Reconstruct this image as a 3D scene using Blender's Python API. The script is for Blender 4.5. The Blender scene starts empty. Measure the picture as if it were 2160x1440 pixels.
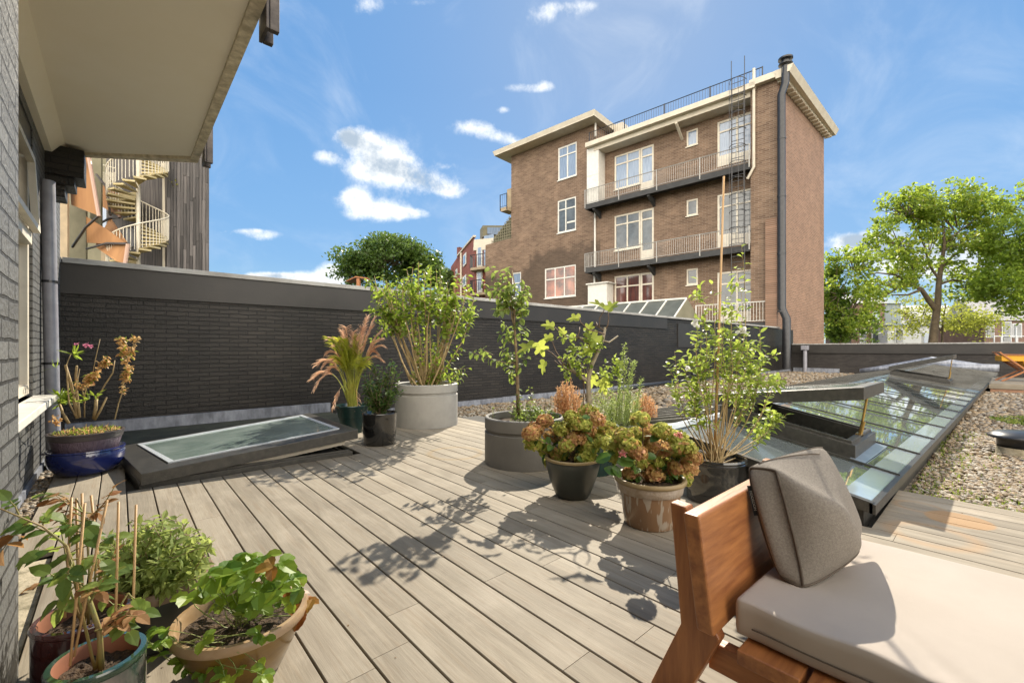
import bpy, math, random
import numpy as np
from mathutils import Vector, Matrix, noise as mnoise
R = random.Random(7)
U = R.uniform
C = bpy.context.scene.collection
rad = math.radians
# ------------------------------------------------------------------ camera (origin above the deck, 1.1 m)
CH = 1.1; FP = 924.6; YAW = 41.91          # eye height, focal length in photo pixels, angle between view axis and +Y
FW = Vector((math.sin(rad(YAW)), math.cos(rad(YAW)), 0)); RT = Vector((math.cos(rad(YAW)), -math.sin(rad(YAW)), 0))
cam = bpy.data.cameras.new('camera'); camo = bpy.data.objects.new('camera', cam); C.objects.link(camo)
camo.location = (0, 0, CH); camo.rotation_euler = (rad(90), 0, -rad(YAW))
cam.sensor_width = 36; cam.lens = FP / 2160 * 36; cam.shift_y = 15 / 2160; cam.clip_start = .02; cam.clip_end = 3000
bpy.context.scene.camera = camo
S = bpy.context.scene
S.view_settings.view_transform = 'Standard'; S.view_settings.look = 'None'; S.view_settings.exposure = 1.38; S.view_settings.gamma = 1
S.cycles.max_bounces = 8; S.cycles.transparent_max_bounces = 16; S.cycles.caustics_reflective = False; S.cycles.caustics_refractive = False
SUN_EL = 39.0; SUN = Vector((.845, .535, 0)).normalized()
sd = SUN * math.cos(rad(SUN_EL)) + Vector((0, 0, math.sin(rad(SUN_EL))))
sl = bpy.data.lights.new('sun', 'SUN'); slo = bpy.data.objects.new('sun', sl); C.objects.link(slo)
sl.energy = 3.1; sl.angle = rad(.5); sl.color = (1, .91, .76)
slo.rotation_euler = sd.to_track_quat('Z', 'Y').to_euler(); slo.location = (0, 0, 30)
# ------------------------------------------------------------------ world: sky + clouds placed by direction
W = bpy.data.worlds.new('World'); S.world = W; W.use_nodes = True
wt = W.node_tree; wt.nodes.clear()
def WN(t, **k):
    n = wt.nodes.new(t)
    for a, b in k.items(): setattr(n, a, b)
    return n
def wl(a, b): wt.links.new(a, b)
def wmath(op, a, b=None, c=None, clamp=False):
    n = WN('ShaderNodeMath', operation=op); n.use_clamp = clamp
    for i, v in enumerate((a, b, c)):
        if v is None: continue
        if isinstance(v, (int, float)): n.inputs[i].default_value = v
        else: wl(v, n.inputs[i])
    return n.outputs[0]
sky = WN('ShaderNodeTexSky', sky_type='NISHITA', sun_disc=False)
sky.sun_elevation = rad(SUN_EL); sky.sun_rotation = math.atan2(sd.x, sd.y)
sky.air_density = 1.0; sky.dust_density = .6; sky.ozone_density = 2.2
# glare round the sun toned down in the sky colour: soft shoulder, then a mix with a plain height gradient
sh = WN('ShaderNodeVectorMath', operation='LENGTH'); wl(sky.outputs[0], sh.inputs[0])
shd = wmath('DIVIDE', 5.6, wmath('ADD', sh.outputs['Value'], 5.6 - 1.6))
hs = WN('ShaderNodeVectorMath', operation='SCALE'); wl(sky.outputs[0], hs.inputs[0]); wl(shd, hs.inputs['Scale'])
tc = WN('ShaderNodeTexCoord')
def wdot(v):
    n = WN('ShaderNodeVectorMath', operation='DOT_PRODUCT'); wl(tc.outputs['Generated'], n.inputs[0]); n.inputs[1].default_value = v
    return n.outputs['Value']
fz = wmath('MAXIMUM', wdot(tuple(FW)), .05)
cu = wmath('DIVIDE', wdot(tuple(RT)), fz); cv = wmath('DIVIDE', wdot((0, 0, 1)), fz)
nz = WN('ShaderNodeTexNoise'); nz.inputs['Scale'].default_value = 10; nz.inputs['Detail'].default_value = 10; nz.inputs['Roughness'].default_value = .68
wl(tc.outputs['Generated'], nz.inputs['Vector'])
nz2 = WN('ShaderNodeTexNoise'); nz2.inputs['Scale'].default_value = 5; nz2.inputs['Detail'].default_value = 8; nz2.inputs['Roughness'].default_value = .6
nz2.inputs['Distortion'].default_value = .8
wl(tc.outputs['Generated'], nz2.inputs['Vector'])
blobs = [(730,285,32,24,1),(770,305,52,30,.9),(830,345,72,40,1),(895,382,66,30,.9),(955,402,42,17,.8),(690,328,30,18,.8),(775,360,55,26,.7),
         (740,415,36,20,.9),(795,443,64,24,1),(862,450,38,13,.8),(1000,268,50,18,.8),(1050,287,38,14,.7),(1085,300,25,10,.5),
         (640,590,110,16,.95),(700,568,30,30,.9),(560,580,60,8,.7),(468,489,36,9,.6),(556,497,42,12,.6),(530,487,24,6,.5),(1060,233,16,9,.5),
         (1850,520,110,34,.95),(1950,540,140,60,.9),(2120,560,120,60,.9),(1800,506,40,16,.7),(2170,380,60,14,.3),
         (1165,30,75,32,.42),(1210,12,70,16,.4),(1140,185,45,14,.36),(1090,185,40,12,.3),(770,10,55,26,.42),(880,5,60,12,.3),(620,40,120,25,.2),
         (945,350,18,8,.4),(1150,175,16,14,.4),(50,300,300,60,.5),(2300,200,200,70,.4)]
dens = None
for (bx, by, rx, ry, k) in blobs:
    a = wmath('MULTIPLY', wmath('SUBTRACT', cu, (bx - 1080) / FP), FP / rx)
    b = wmath('MULTIPLY', wmath('SUBTRACT', cv, (735 - by) / FP), FP / ry)
    d = wmath('SQRT', wmath('ADD', wmath('MULTIPLY', a, a), wmath('MULTIPLY', b, b)))
    e = wmath('MULTIPLY', wmath('POWER', 2.718, wmath('MULTIPLY', wmath('MULTIPLY', d, d), -1.05)), k * 1.2)
    dens = e if dens is None else wmath('ADD', dens, e)
dens = wmath('MINIMUM', dens, 2.1)
pert = wmath('MULTIPLY', wmath('SUBTRACT', nz.outputs[0], .5), 3.0)
cd = wmath('ADD', dens, wmath('MULTIPLY', pert, wmath('MINIMUM', wmath('MULTIPLY', dens, 2.2), 1)))
mr = WN('ShaderNodeMapRange', interpolation_type='SMOOTHSTEP'); wl(cd, mr.inputs[0])
mr.inputs[1].default_value = .24; mr.inputs[2].default_value = 1.3
# soft high veil
veil = WN('ShaderNodeMapRange', interpolation_type='SMOOTHSTEP'); wl(nz2.outputs[0], veil.inputs[0])
veil.inputs[1].default_value = .48; veil.inputs[2].default_value = .85; veil.inputs[4].default_value = .22
cmask = wmath('MAXIMUM', mr.outputs[0], veil.outputs[0])
core = WN('ShaderNodeMapRange', interpolation_type='SMOOTHSTEP'); # self-shadow of the cloud: compare the billows with the same billows a little towards the sun
vo = WN('ShaderNodeVectorMath', operation='ADD'); wl(tc.outputs['Generated'], vo.inputs[0]); vo.inputs[1].default_value = tuple(sd * .035 + RT * .02)
nz3 = WN('ShaderNodeTexNoise'); nz3.inputs['Scale'].default_value = 10; nz3.inputs['Detail'].default_value = 10; nz3.inputs['Roughness'].default_value = .6; wl(vo.outputs[0], nz3.inputs['Vector'])
dif = wmath('MULTIPLY', wmath('SUBTRACT', nz3.outputs[0], nz.outputs[0]), 2.6)
wl(wmath('ADD', wmath('MULTIPLY', wmath('SUBTRACT', dens, 1.0), .9), dif), core.inputs[0])
core.inputs[1].default_value = -.2; core.inputs[2].default_value = .75
ccol = WN('ShaderNodeMix', data_type='RGBA'); wl(core.outputs[0], ccol.inputs[0])
ccol.inputs[6].default_value = (3.9, 3.95, 3.9, 1); ccol.inputs[7].default_value = (1.55, 1.9, 2.3, 1)
gr = WN('ShaderNodeValToRGB'); e = gr.color_ramp.elements
e[0].position = 0; e[0].color = (1.40, 2.35, 2.95, 1); e[1].position = 1; e[1].color = (.24, .92, 2.0, 1)
q = gr.color_ramp.elements.new(.18); q.color = (.55, 1.42, 2.6, 1); q = gr.color_ramp.elements.new(.5); q.color = (.28, 1.04, 2.2, 1)
wl(wdot((0, 0, 1)), gr.inputs[0])
sm = WN('ShaderNodeMix', data_type='RGBA'); sm.inputs[0].default_value = .66; wl(hs.outputs[0], sm.inputs[6]); wl(gr.outputs[0], sm.inputs[7])
# warm white glow added to the unseen sky behind the viewer, filling shaded walls
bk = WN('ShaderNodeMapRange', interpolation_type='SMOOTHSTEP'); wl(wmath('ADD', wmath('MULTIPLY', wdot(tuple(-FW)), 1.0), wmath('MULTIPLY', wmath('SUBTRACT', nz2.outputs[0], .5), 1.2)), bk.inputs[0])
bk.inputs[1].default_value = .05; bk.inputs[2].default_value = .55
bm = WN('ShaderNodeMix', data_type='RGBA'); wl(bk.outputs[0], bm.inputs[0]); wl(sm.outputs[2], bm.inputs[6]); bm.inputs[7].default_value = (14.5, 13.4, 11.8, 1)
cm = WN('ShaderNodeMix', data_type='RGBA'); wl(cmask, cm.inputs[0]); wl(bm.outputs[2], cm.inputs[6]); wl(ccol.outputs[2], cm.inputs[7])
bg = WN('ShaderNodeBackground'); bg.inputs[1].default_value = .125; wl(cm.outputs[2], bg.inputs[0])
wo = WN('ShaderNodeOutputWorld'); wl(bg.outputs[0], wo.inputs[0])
# ------------------------------------------------------------------ placing helpers
def ray(px, py): return FW * FP + RT * (px - 1080) + Vector((0, 0, 735 - py))
def G(px, py, z=0):                       # point on the level z seen there
    return Vector((0, 0, CH)) + ray(px, py) * ((CH - z) / (py - 735))
def D(px, py, dep):                       # point at a forward distance
    return Vector((0, 0, CH)) + ray(px, py) * (dep / FP)
# ------------------------------------------------------------------ mesh builder
class MB:
    def __init__(s): s.v = []; s.f = []; s.m = []
    def add(s, vs, fs, mi=0):
        n = len(s.v); s.v.extend([tuple(q) for q in vs]); s.f.extend([tuple(i + n for i in f) for f in fs]); s.m.extend([mi] * len(fs)); return s
    def box(s, x0, x1, y0, y1, z0, z1, mi=0):
        return s.add([(x, y, z) for x in (x0, x1) for y in (y0, y1) for z in (z0, z1)],
                     [(0,1,3,2),(4,6,7,5),(0,4,5,1),(2,3,7,6),(0,2,6,4),(1,5,7,3)], mi)
    def hexa(s, p, mi=0):                 # 8 corners: bottom 4 ccw, top 4 ccw
        return s.add(p, [(3,2,1,0),(4,5,6,7),(0,1,5,4),(1,2,6,5),(2,3,7,6),(3,0,4,7)], mi)
    def prism(s, poly, vec, mi=0):        # planar polygon pushed along vec
        n = len(poly); vec = Vector(vec); a = [Vector(p) for p in poly]; b = [p + vec for p in a]
        return s.add(a + b, [tuple(range(n))[::-1], tuple(range(n, 2*n))] + [(i, (i+1) % n, n + (i+1) % n, n + i) for i in range(n)], mi)
    def bar(s, a, b, w, h, mi=0, up=(0,0,1)):
        a = Vector(a); b = Vector(b); d = (b - a).normalized(); up = Vector(up)
        x = d.cross(up)
        if x.length < 1e-4: x = d.cross(Vector((1, 0, 0)))
        x.normalize(); y = x.cross(d).normalized(); x *= w/2; y *= h/2
        return s.hexa([a-x-y, a+x-y, b+x-y, b-x-y, a-x+y, a+x+y, b+x+y, b-x+y], mi)
    def tube(s, pts, r, n=6, mi=0, cap=True):
        pts = [Vector(p) for p in pts]; k = len(pts)
        rs = r if isinstance(r, (list, tuple)) else [r] * k
        vs = []; prev = None
        for i, p in enumerate(pts):
            d = (pts[min(i+1, k-1)] - pts[max(i-1, 0)])
            if d.length < 1e-9: d = Vector((0, 0, 1))
            d.normalize()
            x = prev - d * prev.dot(d) if prev is not None else d.cross(Vector((.3, .5, .81)))
            if x.length < 1e-5: x = d.cross(Vector((1, 0, 0)))
            x.normalize(); prev = x; y = d.cross(x)
            for j in range(n):
                a = 2 * math.pi * j / n; vs.append(p + (x * math.cos(a) + y * math.sin(a)) * rs[i])
        fs = [(i*n + j, i*n + (j+1) % n, (i+1)*n + (j+1) % n, (i+1)*n + j) for i in range(k-1) for j in range(n)]
        if cap: fs += [tuple(range(n))[::-1], tuple(range((k-1)*n, k*n))]
        return s.add(vs, fs, mi)
    def lathe(s, c, prof, n=48, mi=0, close=False):   # prof [(r,z)]
        cx, cy = c[0], c[1]; vs = []; k = len(prof)
        for r, z in prof:
            for j in range(n):
                a = 2 * math.pi * j / n; vs.append((cx + r * math.cos(a), cy + r * math.sin(a), z))
        fs = [(i*n + j, i*n + (j+1) % n, (i+1)*n + (j+1) % n, (i+1)*n + j) for i in range(k-1) for j in range(n)]
        if close: fs += [tuple(range((k-1)*n, k*n))]
        return s.add(vs, fs, mi)
    def build(s, name, mats, parent=None, smooth=False, bevel=0, local=False, seg=2):
        me = bpy.data.meshes.new(name); me.from_pydata([tuple(v) for v in s.v], [], s.f)
        mats = mats if isinstance(mats, (list, tuple)) else [mats]
        for q in mats: me.materials.append(q)
        if len(mats) > 1: me.polygons.foreach_set('material_index', s.m)
        if smooth: me.polygons.foreach_set('use_smooth', [True] * len(me.polygons))
        me.update()
        o = bpy.data.objects.new(name, me); C.objects.link(o)
        if bevel:
            b = o.modifiers.new('b', 'BEVEL'); b.width = bevel; b.segments = seg; b.limit_method = 'ANGLE'; b.angle_limit = rad(40)
        if smooth and smooth != 'all':
            try: me.set_sharp_from_angle(angle=rad(smooth if isinstance(smooth, (int, float)) and smooth > 1 else 50))
            except Exception: pass
        if parent is not None:
            o.parent = parent
            if not local: o.matrix_parent_inverse = PM[parent.name].inverted()
        PM[o.name] = PM[parent.name] if (parent is not None and local) else Matrix.Identity(4)
        return o
PM = {}
def tag(o, label=None, cat=None, group=None, kind=None):
    if label: o['label'] = label
    if cat: o['category'] = cat
    if group: o['group'] = group
    if kind: o['kind'] = kind
    return o
def thing(name, label, cat, loc=(0,0,0), rz=0, group=None):
    o = bpy.data.objects.new(name, None); C.objects.link(o); o.location = loc; o.rotation_euler = (0, 0, rz); o.empty_display_size = .2
    PM[o.name] = Matrix.Translation(Vector(loc)) @ Matrix.Rotation(rz, 4, 'Z')
    return tag(o, label, cat, group)
# ------------------------------------------------------------------ materials
def newmat(name):
    m = bpy.data.materials.new(name); m.use_nodes = True; nt = m.node_tree
    return m, nt, nt.nodes['Principled BSDF']
def N(nt, t, **k):
    n = nt.nodes.new(t)
    for a, b in k.items(): setattr(n, a, b)
    return n
def L4(c): return (c[0], c[1], c[2], 1)
def M(name, c1, c2=None, scale=6, rough=.6, bump=0, bscale=None, metal=0, isl=0, stretch=None, spec=.5, coat=0, detail=6, contrast=1, rvar=0, ramp=(.35,.65)):
    m, nt, p = newmat(name); lk = nt.links.new
    tc = N(nt, 'ShaderNodeTexCoord'); mp = N(nt, 'ShaderNodeMapping'); lk(tc.outputs['Object'], mp.inputs[0])
    if stretch: mp.inputs['Scale'].default_value = stretch
    vec = mp.outputs[0]
    geo = N(nt, 'ShaderNodeNewGeometry')
    if isl:
        ad = N(nt, 'ShaderNodeVectorMath', operation='ADD'); lk(vec, ad.inputs[0])
        sc = N(nt, 'ShaderNodeMath', operation='MULTIPLY'); lk(geo.outputs['Random Per Island'], sc.inputs[0]); sc.inputs[1].default_value = 37.0
        lk(sc.outputs[0], ad.inputs[1]); vec = ad.outputs[0]
    nz = N(nt, 'ShaderNodeTexNoise'); nz.inputs['Scale'].default_value = scale; nz.inputs['Detail'].default_value = detail; nz.inputs['Roughness'].default_value = .62
    lk(vec, nz.inputs['Vector'])
    col = None
    if c2:
        r = N(nt, 'ShaderNodeMapRange'); lk(nz.outputs[0], r.inputs[0]); r.inputs[1].default_value = ramp[0]; r.inputs[2].default_value = ramp[1]
        mx = N(nt, 'ShaderNodeMix', data_type='RGBA'); lk(r.outputs[0], mx.inputs[0]); mx.inputs[6].default_value = L4(c1); mx.inputs[7].default_value = L4(c2)
        col = mx.outputs[2]
        if isl:
            hv = N(nt, 'ShaderNodeHueSaturation'); lk(col, hv.inputs['Color'])
            q = N(nt, 'ShaderNodeMapRange'); lk(geo.outputs['Random Per Island'], q.inputs[0]); q.inputs[3].default_value = 1 - isl; q.inputs[4].default_value = 1 + isl
            lk(q.outputs[0], hv.inputs['Value']); col = hv.outputs[0]
        lk(col, p.inputs['Base Color'])
    else: p.inputs['Base Color'].default_value = L4(c1)
    p.inputs['Roughness'].default_value = rough; p.inputs['Metallic'].default_value = metal; p.inputs['Specular IOR Level'].default_value = spec
    if coat: p.inputs['Coat Weight'].default_value = coat; p.inputs['Coat Roughness'].default_value = .05
    if rvar:
        r2 = N(nt, 'ShaderNodeMapRange'); lk(nz.outputs[0], r2.inputs[0]); r2.inputs[1].default_value = .3; r2.inputs[2].default_value = .7
        r2.inputs[3].default_value = max(.02, rough - rvar); r2.inputs[4].default_value = min(1, rough + rvar); lk(r2.outputs[0], p.inputs['Roughness'])
    if bump:
        nb = nz
        if bscale:
            nb = N(nt, 'ShaderNodeTexNoise'); nb.inputs['Scale'].default_value = bscale; nb.inputs['Detail'].default_value = 5; lk(vec, nb.inputs['Vector'])
        b = N(nt, 'ShaderNodeBump'); b.inputs['Strength'].default_value = bump; b.inputs['Distance'].default_value = .02
        lk(nb.outputs[0], b.inputs['Height']); lk(b.outputs[0], p.inputs['Normal'])
    return m
def leafmat(name, c1, c2, tr, trans=.5, rough=.42, isl=.25, spec=.45, third=None):
    m, nt, p = newmat(name); lk = nt.links.new
    geo = N(nt, 'ShaderNodeNewGeometry')
    tc = N(nt, 'ShaderNodeTexCoord'); nz = N(nt, 'ShaderNodeTexNoise'); nz.inputs['Scale'].default_value = 3.0; lk(tc.outputs['Object'], nz.inputs['Vector'])
    a = N(nt, 'ShaderNodeMath', operation='ADD'); lk(geo.outputs['Random Per Island'], a.inputs[0]); lk(nz.outputs[0], a.inputs[1])
    s2 = N(nt, 'ShaderNodeMath', operation='SUBTRACT'); lk(a.outputs[0], s2.inputs[0]); s2.inputs[1].default_value = .5
    cr = N(nt, 'ShaderNodeValToRGB'); e = cr.color_ramp.elements
    e[0].position = 0; e[0].color = L4(c1); e[1].position = .85 if third else 1; e[1].color = L4(c2)
    if third: q = cr.color_ramp.elements.new(1.0); q.color = L4(third)
    lk(s2.outputs[0], cr.inputs[0])
    lk(cr.outputs[0], p.inputs['Base Color']); p.inputs['Roughness'].default_value = rough; p.inputs['Specular IOR Level'].default_value = spec * .7
    t = N(nt, 'ShaderNodeBsdfTranslucent')
    mx = N(nt, 'ShaderNodeMix', data_type='RGBA', blend_type='MULTIPLY'); mx.inputs[0].default_value = 1; 
    ml = N(nt, 'ShaderNodeMix', data_type='RGBA'); ml.inputs[0].default_value = .45; ml.inputs[6].default_value = L4(tr); lk(cr.outputs[0], ml.inputs[7])
    hs = N(nt, 'ShaderNodeHueSaturation'); lk(ml.outputs[2], hs.inputs['Color']); 
    q2 = N(nt, 'ShaderNodeMapRange'); lk(geo.outputs['Random Per Island'], q2.inputs[0]); q2.inputs[3].default_value = 1 - isl; q2.inputs[4].default_value = 1 + isl
    lk(q2.outputs[0], hs.inputs['Value']); lk(hs.outputs[0], t.inputs['Color'])
    ms = N(nt, 'ShaderNodeMixShader'); ms.inputs[0].default_value = trans
    lk(p.outputs[0], ms.inputs[1]); lk(t.outputs[0], ms.inputs[2])
    lk(ms.outputs[0], nt.nodes['Material Output'].inputs[0])
    return m
def brick(name, axes, c1, c2, mortar, row=.0625, wid=.215, mort=.010, bump=.6, rough=.75, wob=.006, stain=None, spec=.4, mixn=(1,1,1), dirt=.25):
    m, nt, p = newmat(name); lk = nt.links.new
    tc = N(nt, 'ShaderNodeTexCoord'); sp = N(nt, 'ShaderNodeSeparateXYZ'); lk(tc.outputs['Object'], sp.inputs[0])
    cb = N(nt, 'ShaderNodeCombineXYZ'); lk(sp.outputs[axes[0]], cb.inputs[0]); lk(sp.outputs[axes[1]], cb.inputs[1])
    wn = N(nt, 'ShaderNodeTexNoise'); wn.inputs['Scale'].default_value = 7; wn.inputs['Detail'].default_value = 3; lk(tc.outputs['Object'], wn.inputs['Vector'])
    ws = N(nt, 'ShaderNodeVectorMath', operation='SUBTRACT'); lk(wn.outputs['Color'], ws.inputs[0]); ws.inputs[1].default_value = (.5, .5, .5)
    wc = N(nt, 'ShaderNodeVectorMath', operation='SCALE'); lk(ws.outputs[0], wc.inputs[0]); wc.inputs['Scale'].default_value = wob
    ad = N(nt, 'ShaderNodeVectorMath', operation='ADD'); lk(cb.outputs[0], ad.inputs[0]); lk(wc.outputs[0], ad.inputs[1])
    b = N(nt, 'ShaderNodeTexBrick'); lk(ad.outputs[0], b.inputs['Vector']); b.inputs['Scale'].default_value = 1
    b.inputs['Brick Width'].default_value = wid; b.inputs['Row Height'].default_value = row; b.inputs['Mortar Size'].default_value = mort / 2
    b.inputs['Mortar Smooth'].default_value = .35; b.inputs['Color1'].default_value = L4(c1); b.inputs['Color2'].default_value = L4(c2); b.inputs['Mortar'].default_value = L4(mortar)
    b.inputs['Bias'].default_value = 0
    n2 = N(nt, 'ShaderNodeTexNoise'); n2.inputs['Scale'].default_value = .9; n2.inputs['Detail'].default_value = 9; n2.inputs['Roughness'].default_value = .65; lk(tc.outputs['Object'], n2.inputs['Vector'])
    r = N(nt, 'ShaderNodeMapRange'); lk(n2.outputs[0], r.inputs[0]); r.inputs[1].default_value = .3; r.inputs[2].default_value = .7; r.inputs[3].default_value = 1 - dirt; r.inputs[4].default_value = 1 + dirt
    hv = N(nt, 'ShaderNodeHueSaturation'); lk(b.outputs['Color'], hv.inputs['Color']); lk(r.outputs[0], hv.inputs['Value'])
    col = hv.outputs[0]
    if stain: col = stain(nt, lk, sp, n2, col)
    lk(col, p.inputs['Base Color']); p.inputs['Roughness'].default_value = rough; p.inputs['Specular IOR Level'].default_value = spec
    n3 = N(nt, 'ShaderNodeTexNoise'); n3.inputs['Scale'].default_value = 55; n3.inputs['Detail'].default_value = 4; lk(tc.outputs['Object'], n3.inputs['Vector'])
    h = N(nt, 'ShaderNodeMath', operation='MULTIPLY_ADD'); lk(b.outputs['Fac'], h.inputs[0]); h.inputs[1].default_value = -1; 
    h2 = N(nt, 'ShaderNodeMath', operation='MULTIPLY'); lk(n3.outputs[0], h2.inputs[0]); h2.inputs[1].default_value = .35
    lk(h2.outputs[0], h.inputs[2])
    bp = N(nt, 'ShaderNodeBump'); bp.inputs['Strength'].default_value = bump; bp.inputs['Distance'].default_value = .022; lk(h.outputs[0], bp.inputs['Height']); lk(bp.outputs[0], p.inputs['Normal'])
    return m
# ------------------------------------------------------------------ material set
def deckmat():
    m, nt, p = newmat('weathered_deck'); lk = nt.links.new
    tc = N(nt, 'ShaderNodeTexCoord'); geo = N(nt, 'ShaderNodeNewGeometry')
    sc = N(nt, 'ShaderNodeMath', operation='MULTIPLY'); lk(geo.outputs['Random Per Island'], sc.inputs[0]); sc.inputs[1].default_value = 53
    ad = N(nt, 'ShaderNodeVectorMath', operation='ADD'); lk(tc.outputs['Object'], ad.inputs[0]); lk(sc.outputs[0], ad.inputs[1])
    def nzs(scale, st, det=6, dist=0):
        mp = N(nt, 'ShaderNodeMapping'); lk(ad.outputs[0], mp.inputs[0]); mp.inputs['Scale'].default_value = st
        n = N(nt, 'ShaderNodeTexNoise'); n.inputs['Scale'].default_value = scale; n.inputs['Detail'].default_value = det; n.inputs['Roughness'].default_value = .65
        n.inputs['Distortion'].default_value = dist; lk(mp.outputs[0], n.inputs['Vector']); return n
    fine = nzs(60, (1, .05, 1)); broad = nzs(9, (1, .11, 1), 4, 1.2); patch = nzs(2.2, (1, 1, 1), 6)
    def mr(x, a, b, c=0, d=1):
        r = N(nt, 'ShaderNodeMapRange'); lk(x, r.inputs[0]); r.inputs[1].default_value = a; r.inputs[2].default_value = b; r.inputs[3].default_value = c; r.inputs[4].default_value = d; return r.outputs[0]
    def mix(f, a, b):
        x = N(nt, 'ShaderNodeMix', data_type='RGBA'); lk(f, x.inputs[0])
        for i, c in ((6, a), (7, b)):
            if isinstance(c, tuple): x.inputs[i].default_value = L4(c)
            else: lk(c, x.inputs[i])
        return x.outputs[2]
    c = mix(mr(broad.outputs[0], .38, .62), (.285, .246, .187), (.212, .180, .134))
    c = mix(mr(fine.outputs[0], .52, .66, 0, .42), c, (.20, .145, .09))
    c = mix(mr(patch.outputs[0], .5, .8, 0, .35), c, (.48, .42, .34))
    dots = nzs(38, (1, 1, 1), 2)
    c = mix(mr(dots.outputs[0], .74, .78, 0, .55), c, (.13, .10, .07))
    sp = N(nt, 'ShaderNodeSeparateXYZ'); lk(tc.outputs['Object'], sp.inputs[0])
    def ring(cx, cy, r0, w, colr, amt, sx=1):    # pot marks left on the boards
        nonlocal c
        v = N(nt, 'ShaderNodeVectorMath', operation='DISTANCE')
        cb = N(nt, 'ShaderNodeCombineXYZ'); lk(sp.outputs[0], cb.inputs[0]); lk(sp.outputs[1], cb.inputs[1]); lk(cb.outputs[0], v.inputs[0]); v.inputs[1].default_value = (cx, cy, 0)
        jt = N(nt, 'ShaderNodeMath', operation='MULTIPLY_ADD'); lk(patch.outputs[0], jt.inputs[0]); jt.inputs[1].default_value = .03; lk(v.outputs['Value'], jt.inputs[2])
        s_ = N(nt, 'ShaderNodeMath', operation='SUBTRACT'); lk(jt.outputs[0], s_.inputs[0]); s_.inputs[1].default_value = r0 + .015
        if w: 
            a_ = N(nt, 'ShaderNodeMath', operation='ABSOLUTE'); lk(s_.outputs[0], a_.inputs[0]); f = mr(a_.outputs[0], 0, w, amt, 0)
        else: f = mr(s_.outputs[0], -.012, .004, amt, 0)
        c = mix(f, c, colr)
    ring(2.64, 3.84, .27, .05, (.27, .19, .09), .6); ring(4.02, .18, .165, 0, (.33, .19, .08), .75); ring(3.57, .27, .19, .06, (.33, .21, .11), .6); ring(4.15, .38, .12, .03, (.33, .21, .11), .5)
    hv = N(nt, 'ShaderNodeHueSaturation'); lk(c, hv.inputs['Color']); lk(mr(geo.outputs['Random Per Island'], 0, 1, .86, 1.12), hv.inputs['Value'])
    lk(hv.outputs[0], p.inputs['Base Color']); p.inputs['Roughness'].default_value = .72; p.inputs['Specular IOR Level'].default_value = .3
    b = N(nt, 'ShaderNodeBump'); b.inputs['Strength'].default_value = .25; b.inputs['Distance'].default_value = .01; lk(fine.outputs[0], b.inputs['Height']); lk(b.outputs[0], p.inputs['Normal'])
    return m
m_deck = deckmat()
m_dark = M('dark_membrane', (.03,.028,.024), (.055,.05,.042), 5, .85, .3)
m_memb = M('mossy_roofing_felt', (.035,.037,.03), (.075,.08,.055), 3.5, .9, .5, 60)
m_lead = M('lead_flashing', (.16,.17,.20), (.34,.36,.41), 9, .45, .3, metal=.3, rvar=.15, stretch=(1,1,.4))
m_wallA = brick('black_painted_brick', (0,2), (.017,.0145,.012), (.031,.026,.021), (.009,.008,.007), wob=.024, bump=1.0, rough=.42, dirt=.45, wid=.25, mort=.014)
m_wallF = brick('black_painted_brick_far', (1,2), (.028,.024,.022), (.046,.040,.036), (.018,.016,.015), wob=.012, bump=.9, rough=.6)
def near_stain(nt, lk, sp, n2, col): return col
m_wallL = brick('grey_painted_brick', (1,2), (.095,.095,.093), (.14,.14,.136), (.035,.035,.035), row=.0625, wid=.225, mort=.013, wob=.016, bump=1.0, rough=.5, dirt=.18)
m_fascia = M('dark_fascia_board', (.020,.018,.016), (.030,.026,.022), 2, .45, .05, 30)
m_coping = M('pale_coping', (.42,.42,.40), (.25,.24,.22), 4, .5, .2, 40, stretch=(.5,3,1))
m_cream = M('cream_soffit', (.92,.86,.73), (.89,.82,.67), 1.2, .7, .06, 12)
m_creamd = M('stained_cream', (.45,.39,.28), (.78,.70,.54), 14, .8, .25, 40)
m_steel = M('brown_steel', (.05,.042,.038), (.10,.085,.075), 14, .45, .1, metal=.4)
m_white = M('white_paint', (.74,.72,.66), (.64,.62,.56), 5, .4, .03, 30)
m_whitec = M('cream_white_window_paint', (.72,.66,.54), (.60,.54,.44), 4, .45, .05, 30)
m_pane_d = M('dark_window_glass', (.03,.04,.045), (.09,.11,.12), 1.5, .04, spec=1.0)
m_pane_b = M('blue_curtained_glass', (.30,.38,.50), (.14,.20,.30), 4, .05, spec=1.0, stretch=(8,8,.3))
m_pane_r = M('red_curtained_glass', (.14,.045,.035), (.05,.03,.03), 3, .05, spec=1.0, stretch=(6,6,.4))
m_pane_o = M('orange_reflecting_glass', (.45,.19,.12), (.09,.07,.06), 1.3, .05, spec=1.0)
m_zinc_pipe = M('grey_drainpipe', (.24,.24,.27), (.32,.32,.36), 8, .4, .05)
m_black_metal = M('black_metal', (.018,.019,.022), (.035,.035,.038), 8, .32, .03)
m_darkframe = M('anthracite_frame', (.045,.043,.038), (.075,.07,.06), 20, .42, .12, 90, metal=.25)
m_alu = M('pale_aluminium', (.52,.56,.60), (.62,.65,.67), 10, .35, metal=.3)
m_hglass = M('dusty_greenish_glass', (.15,.21,.185), (.27,.33,.30), 3.5, .16, spec=.7, coat=.6, rvar=.1)
m_rglass = M('roof_glass', (.36,.42,.42), (.42,.48,.47), 1.2, .012, spec=1.0, coat=1.0, metal=.62)
m_zinc = M('dark_zinc', (.12,.115,.10), (.20,.195,.175), 3, .36, .15, 40, metal=.35, rvar=.12)
m_zincb = M('pale_zinc_flashing', (.26,.31,.36), (.36,.41,.45), 5, .3, .1, metal=.6)
m_brass = M('brass', (.50,.33,.10), (.38,.25,.09), 12, .35, metal=.8)
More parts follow.
